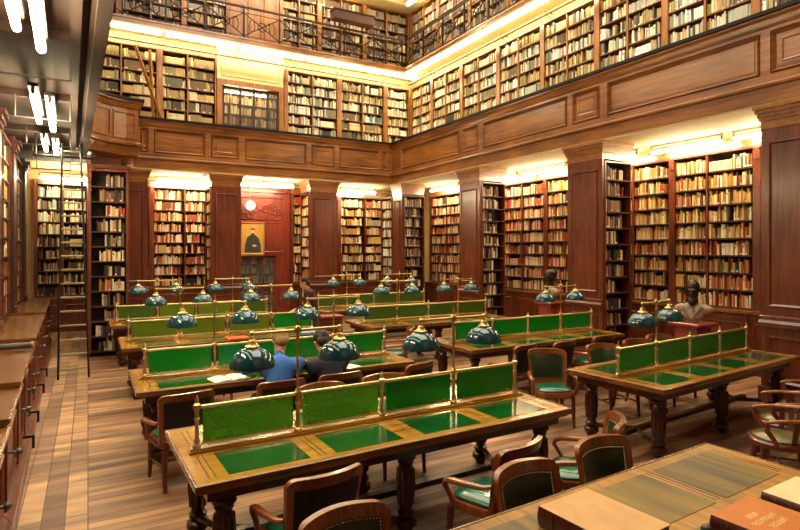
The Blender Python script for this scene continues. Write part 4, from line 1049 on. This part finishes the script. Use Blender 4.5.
def head_blobs(c, fw, up, k=1.0):
    """c centre of the head; fw, up unit vectors"""
    c = Vector(c); fw = Vector(fw).normalized(); up = Vector(up); up = (up-fw*up.dot(fw)).normalized(); sd = up.cross(fw)
    X = Matrix((sd, fw, up)).transposed()
    q = lambda a, b, d: tuple(c+sd*a*k+fw*b*k+up*d*k)
    e = lambda p, r: ('e', q(*p), tuple(v*k for v in r), X)
    bl = [e((0, -.012, .025), (.074, .092, .09)), e((0, .025, -.04), (.06, .066, .075)), e((0, .06, -.085), (.03, .026, .024)),
          e((0, .094, -.015), (.012, .018, .026)), e((0, .106, -.03), (.017, .014, .012)), e((0, .078, .012), (.05, .014, .01)),
          e((-.076, -.005, -.01), (.009, .02, .03)), e((.076, -.005, -.01), (.009, .02, .03)), e((0, .083, -.058), (.024, .01, .007)),
          e((-.03, .076, -.004), (.013, .011, .008)), e((.03, .076, -.004), (.013, .011, .008))]
    return bl, X, q
def hand_blobs(w, d, up, side):
    """wrist w, direction d, back of hand up; fingers slightly curled"""
    w = Vector(w); d = Vector(d).normalized(); up = Vector(up); up = (up-d*up.dot(d)).normalized(); sd = d.cross(up)*side
    bl = [('c', tuple(w), tuple(w+d*.05), .026, .032), ('c', tuple(w+d*.04+sd*.018), tuple(w+d*.085+sd*.022), .017, .014), ('c', tuple(w+d*.04-sd*.018), tuple(w+d*.08-sd*.024), .017, .014)]
    for i, (o, ln) in enumerate(((.03, .066), (.01, .076), (-.01, .07), (-.03, .054))):
        b = w+d*.088+sd*o; k1 = b+d*ln*.5-up*.006; k2 = k1+d*ln*.36-up*.022; k3 = k2+d*ln*.18-up*.018
        bl += [('c', tuple(b), tuple(k1), .0095, .009), ('c', tuple(k1), tuple(k2), .009, .008), ('c', tuple(k2), tuple(k3), .008, .0065)]
    b = w+d*.03+sd*.03; k = b+d*.035+sd*.025-up*.008; bl += [('c', tuple(b), tuple(k), .013, .011), ('c', tuple(k), tuple(k+d*.03+sd*.004-up*.012), .0105, .008)]
    return bl
def seated(label, seat, head, shirt, hair, turn=0, spread=.19, fwd=.34):
    """sits on seat (x,y, seat top z), facing +Y, bent over the desk"""
    sx, sy, sz = seat; t = thing('person', label, 'person', (sx, sy, 0))
    V = lambda x, y, z: (sx+x, sy+y, z)
    pel = V(0, 0, sz+.128); hx, hy, hz = head
    nk = ((hx*.65+sx*.35), hy-.13, hz-.17); ch = ((hx+sx)/2, (sy+hy)/2-.06, (sz+hz)/2+.09)
    sh = [(nk[0]+s*.19, nk[1]-.03, nk[2]-.06) for s in (-1, 1)]; sh = [(p[0]+s*.035, p[1]-.03, p[2]) for p, s in zip(sh, (-1, 1))]
    el = [(sx+s*(spread+.08), sy+fwd+.0, .915) for s in (-1, 1)]; wr = [(sx+s*.12, sy+fwd+.24, .888) for s in (-1, 1)]
    kn = [V(s*.12, .42, sz+.06) for s in (-1, 1)]; an = [V(s*.12, .40, .09) for s in (-1, 1)]
    bl, X, q = head_blobs(head, (0, .8, -.6), (0, .6, .8), 1.1)
    def limbs(e, tor=True):
        L = []
        for i in (0, 1):
            L += [('c', sh[i], el[i], .052+e, .042+e), ('c', el[i], wr[i], .041+e, .028+e)]
        if tor: L += [('e', pel, (.165+e, .125+e, .11+e), None), ('c', pel, ch, .13+e, .15+e), ('c', (ch[0]-.06, ch[1], ch[2]), (sh[0][0]+.06, sh[0][1], sh[0][2]-.05), .12+e, .085+e), ('c', (ch[0]+.06, ch[1], ch[2]), (sh[1][0]-.06, sh[1][1], sh[1][2]-.05), .12+e, .085+e), ('c', sh[0], sh[1], .062+e, .062+e)]
        return L
    def legs(e): 
        L = []
        for i in (0, 1): L += [('c', (pel[0]+(-.09, .09)[i], pel[1], sz+.095), kn[i], .082+e, .06+e), ('c', kn[i], an[i], .055+e, .038+e)]
        return L
    body = limbs(-.012)+legs(-.012)+[('c', nk, (hx, hy-.03, hz-.06), .055, .052)]+bl
    for i, s in ((0, -1), (1, 1)): body += hand_blobs(wr[i], (-s*.5, 1, -.05), (0, 0, 1), -s)
    for i in (0, 1): body += [('c', an[i], (an[i][0], an[i][1]+.16, .035), .036, .028)]
    melt('body', body, 'skin', t, .009, 3)
    melt('shirt', limbs(.004)[0:]+[('c', nk, (nk[0], nk[1]+.02, nk[2]+.035), .066, .06)], shirt, t, .016, 6)
    melt('trousers', legs(.004)+[('e', (pel[0], pel[1], sz+.1), (.178, .14, .095), None)], 'trousers', t, .016, 5)
    hb = [('e', q(0, -.025, .04), (.098, .112, .1), X), ('e', q(0, -.065, -.02), (.086, .06, .075), X)]
    melt('hair', hb, hair, t, .01, 3)
    for i in (0, 1):
        melt('shoe', [('c', (an[i][0], an[i][1]-.03, .048), (an[i][0], an[i][1]+.19, .04), .045, .037)], 'shoe', t, .012, 3)
    return t
seated('person in a blue shirt with fair hair bent over the desk, seen from behind', (1.80, 5.94, .512), (1.95, 6.29, 1.22), 'blue_shirt', 'hair_fair')
seated('person in a navy jacket with dark hair reading beside the one in blue', (2.46, 5.95, .512), (2.46, 6.3, 1.17), 'navy', 'hair_dark')
def standing(label, x, y, facing):
    t = thing('person', label, 'person', (x, y, 0)); r = Matrix.Rotation(facing, 3, 'Z')
    V = lambda a, b, c: tuple(Vector((x, y, 0))+r @ Vector((a, b, 0))+Vector((0, 0, c)))
    pel = V(0, 0, .95); ch = V(0, .05, 1.25); nk = V(0, .10, 1.46); hd = V(0, .17, 1.6)
    sh = [V(s*.19, .06, 1.4) for s in (-1, 1)]; el = [V(s*.27, .12, 1.13) for s in (-1, 1)]; wr = [V(s*.16, .34, 1.03) for s in (-1, 1)]
    hp = [V(s*.09, 0, .92) for s in (-1, 1)]; kn = [V(s*.1, .04+s*.03, .5) for s in (-1, 1)]; an = [V(s*.1, -.02+s*.05, .09) for s in (-1, 1)]
    f3 = r @ Vector((0, .85, -.5)); bl, X, q = head_blobs(hd, f3, (0, 0, 1))
    def up(e): 
        L = [('e', pel, (.16+e, .12+e, .12+e), r), ('c', pel, ch, .12+e, .15+e), ('c', ch, V(0, .07, 1.38), .14+e, .11+e), ('c', sh[0], sh[1], .06+e, .06+e)]
        for i in (0, 1): L += [('c', sh[i], el[i], .052+e, .042+e), ('c', el[i], wr[i], .041+e, .028+e)]
        return L
    def lo(e):
        L = []
        for i in (0, 1): L += [('c', hp[i], kn[i], .088+e, .058+e), ('c', kn[i], an[i], .055+e, .036+e)]
        return L
    body = up(-.012)+lo(-.012)+[('c', nk, hd, .053, .05)]+bl
    fd = r @ Vector((0, 1, 0))
    for i, s in ((0, -1), (1, 1)): body += hand_blobs(wr[i], r @ Vector((-s*.4, 1, -.2)), (0, 0, 1), -s)
    for i in (0, 1): body += [('c', an[i], tuple(Vector(an[i])+fd*.16-Vector((0, 0, .055))), .036, .028)]
    melt('body', body, 'skin', t, .009, 3); melt('coat', up(.006), 'maroon_coat', t, .016, 6); melt('trousers', lo(.004)+[('e', pel, (.165, .128, .1), r)], 'trousers', t, .016, 5)
    melt('hair', [('e', q(0, -.03, .04), (.083, .096, .088), X), ('e', q(0, -.065, -.03), (.074, .052, .07), X)], 'hair_dark', t, .01, 3)
    for i in (0, 1): melt('shoe', [('c', tuple(Vector(an[i])-fd*.03-Vector((0, 0, .042))), tuple(Vector(an[i])+fd*.19-Vector((0, 0, .05))), .045, .037)], 'shoe', t, .012, 3)
standing('dark-haired person in a dark maroon coat standing bent in the middle aisle', 4.06, 10.9, math.radians(70))
# ------------------------------------------------------------------ busts
def bust(label, x, y, facing, mat_head, mat_body, pl, beard, z0=1.0, k=1.45, pname='red-brown wooden pedestal'):
    t = thing('pedestal', pl, 'pedestal', (x, y, 0))
    m = MB(); s = lambda h, z: [(x-h, y-h, z), (x+h, y-h, z), (x+h, y+h, z), (x-h, y+h, z)]
    m.loft([s(.3, .003), s(.3, .12), s(.24, .15), s(.2, z0-.09)]); build('plinth', m, 'pedestal', t)
    m = MB(); m.loft([s(.2, z0-.089), s(.27, z0-.06), s(.29, z0-.05), s(.29, z0-.02), s(.26, z0-.002)]); build('top_slab', m, 'pedestal', t)
    t = thing('portrait_bust', label, 'bust', (x, y, z0)); r = Matrix.Rotation(facing, 3, 'Z')
    V = lambda a, b, c: tuple(Vector((x, y, z0))+r @ Vector((a*k, b*k, 0))+Vector((0, 0, c*k)))
    E_ = lambda p, q_, X=r: ('e', V(*p), tuple(v*k for v in q_), X)
    f3 = r @ Vector((0, 1, -.12)); bl, X, q = head_blobs(V(0, .02, .40), f3, (0, 0, 1), k*1.12)
    bl += [('c', V(0, -.01, .2), V(0, .01, .32), .062*k, .056*k)]
    if beard: bl += [('e', q(0, .06, -.1), (.06*k, .045*k, .07*k), X), ('e', q(0, .07, -.15), (.042*k, .035*k, .05*k), X)]
    # shoulders cut off in a curve
    tor = [E_((0, 0, .16), (.12, .09, .1)), E_((-.12, -.01, .155), (.1, .075, .07)), E_((.12, -.01, .155), (.1, .075, .07)), E_((0, .03, .1), (.13, .07, .1)), ('c', V(0, 0, .085), V(0, 0, .14), .06*k, .1*k),
           ('c', V(-.09, .06, .19), V(0, .09, .05), .025*k, .022*k), ('c', V(.09, .06, .19), V(0, .09, .05), .025*k, .022*k)]
    melt('chest', tor, mat_body, t, .014, 4)
    melt('head', bl, mat_head, t, .009, 2)
    melt('hair' if beard else 'beard', ([('e', q(0, -.03, .05), (.09*k, .1*k, .078*k), X)] if beard else [])+[('e', q(0, .05, -.105), (.066*k, .05*k, .06*k), X), ('e', q(0, .078, -.125), (.04*k, .034*k, .05*k), X)], mat_head, t, .01, 2)
    m = MB(); m.lathe([(.1, z0+.003), (.1, z0+.02), (.07, z0+.035), (.06, z0+.07)], x, y, 18); build('socle', m, mat_body, t, smooth=True)
bust('bald bust with dark bearded face and mottled tan shoulders on the red pedestal', 9.55, 6.12, math.radians(115), 'bronze', 'stone', 'red-brown wooden pedestal under the bald bust', False, .98)
bust('bearded dark bronze bust before the reddish books between two piers', 9.75, 9.85, math.radians(70), 'bronze', 'stone', 'red-brown wooden pedestal under the dark bearded bust', True, 1.05)
# ------------------------------------------------------------------ camera, light, books
cd = bpy.data.cameras.new('camera'); cam = bpy.data.objects.new('camera', cd); COL.objects.link(cam)
cam.location = (0, 0, CAMZ); cam.rotation_euler = (PI/2, 0, -TH); cd.sensor_width = 36; cd.lens = 36*553/800; cd.shift_y = -15/800; cd.clip_start = .05
SC.camera = cam
def area(name, loc, rot, sx, sy, power, col):
    l = bpy.data.lights.new(name, 'AREA'); l.shape = 'RECTANGLE'; l.size = sx; l.size_y = sy; l.energy = power; l.color = col
    o = bpy.data.objects.new(name, l); COL.objects.link(o); o.location = loc; o.rotation_euler = rot; return o
area('ceiling_fill', (4.6, 8.5, 13.0), (0, 0, 0), 7, 15, 1300, (1, .92, .78))  # unseen area lamp added below the closed ceiling as overall fill
w = bpy.data.worlds.new('world'); SC.world = w; w.use_nodes = True
w.node_tree.nodes['Background'].inputs[0].default_value = (1, .86, .68, 1); w.node_tree.nodes['Background'].inputs[1].default_value = .35

def book_geo(b, m):
    X = b['T'] @ Matrix.Translation((b['s'], b['o'], b['z']))
    if b['lean']: X = X @ Matrix.Rotation(b['lean'], 4, 'Y')
    w, h, d = b['w'], b['h'], b['d']; m.col = b['c']
    r = min(.006, w*.25)
    base = [(0, -d), (0, -r), (w*.25, 0), (w*.75, 0), (w, -r), (w, -d)]
    n = 6; vs = [(x, y, 0) for x, y in base]+[(x, y, h) for x, y in base]
    m.add(vs, [(0, 1, 2, 3, 4, 5), tuple(range(11, 5, -1))]+[(i, n+i, n+(i+1) % n, (i+1) % n) for i in range(n)], X)
    if b['tag']:
        k = b['c']; lum = .3*k[0]+.6*k[1]+.1*k[2]
        m.col = (.78, .74, .64, 1) if lum < .5 else (.45, .12, .06, 1)
        z0, z1 = (.012, .042) if lum < .5 else (h*.62, h*.76)
        m.add([(w*.12, .0008, z0), (w*.88, .0008, z0), (w*.88, .0008, z1), (w*.12, .0008, z1)], [(0, 1, 2, 3)], X)
def proj(p):
    r = p.x*math.cos(TH)-p.y*math.sin(TH); f = p.x*math.sin(TH)+p.y*math.cos(TH)
    return (400+553*r/f, 250-553*(p.z-CAMZ)/f, f) if f > .2 else None
bpy.context.view_layer.update(); dg = bpy.context.evaluated_depsgraph_get(); eye = Vector((0, 0, CAMZ))
for b in BOOKS:
    b['vis'] = 0
    c = b['T'] @ Vector((b['s']+b['w']/2, b['o']+.004, b['z']+b['h']*.55)); q = proj(c)
    if q is None or not (0 < q[0] < 800 and 0 < q[1] < 530): continue
    hits = 0
    for fz in (.3, .75):
        p = b['T'] @ Vector((b['s']+b['w']/2, b['o']+.004, b['z']+b['h']*fz)); d = p-eye; L = d.length
        ok = SC.ray_cast(dg, eye, d.normalized(), distance=L-.01)[0]
        hits += 0 if ok else 1
    if not hits: continue
    a = proj(b['T'] @ Vector((b['s'], b['o'], b['z']))); e = proj(b['T'] @ Vector((b['s']+b['w'], b['o'], b['z']+b['h'])))
    b['vis'] = abs((a[0]-e[0])*(a[1]-e[1]))*hits/2 if len(b['desc']) > 2 else 0
rank = sorted(BOOKS, key=lambda b: -b['vis'])
chosen = set(id(b) for b in rank[:300] if b['vis'] > 0)
m = MB()
for b in BOOKS:
    if id(b) in chosen:
        k = MB(); book_geo(b, k); o = build('book', k, 'book')
        h = 'tall ' if b['h'] > .26 else ''
        tag(o, f"{h}{b['nm']} book, {ordinal(b['i'])} from far end, {ordinal(b['row'])} shelf down, {b['desc']}", 'book', 'books on the long-side shelves')
    else: book_geo(b, m)
o = build('shelved_books', m, 'book'); tag(o, 'thousands of small worn books filling all the other shelves', 'books', None, 'stuff')
SC.view_settings.view_transform = 'Standard'; SC.view_settings.look = 'None'; SC.view_settings.gamma = 1; SC.view_settings.use_curve_mapping = False
SC.view_settings.exposure = .4
try: SC.cycles.use_denoising = True; SC.cycles.max_bounces = 8; SC.cycles.sample_clamp_indirect = 6
except Exception: pass
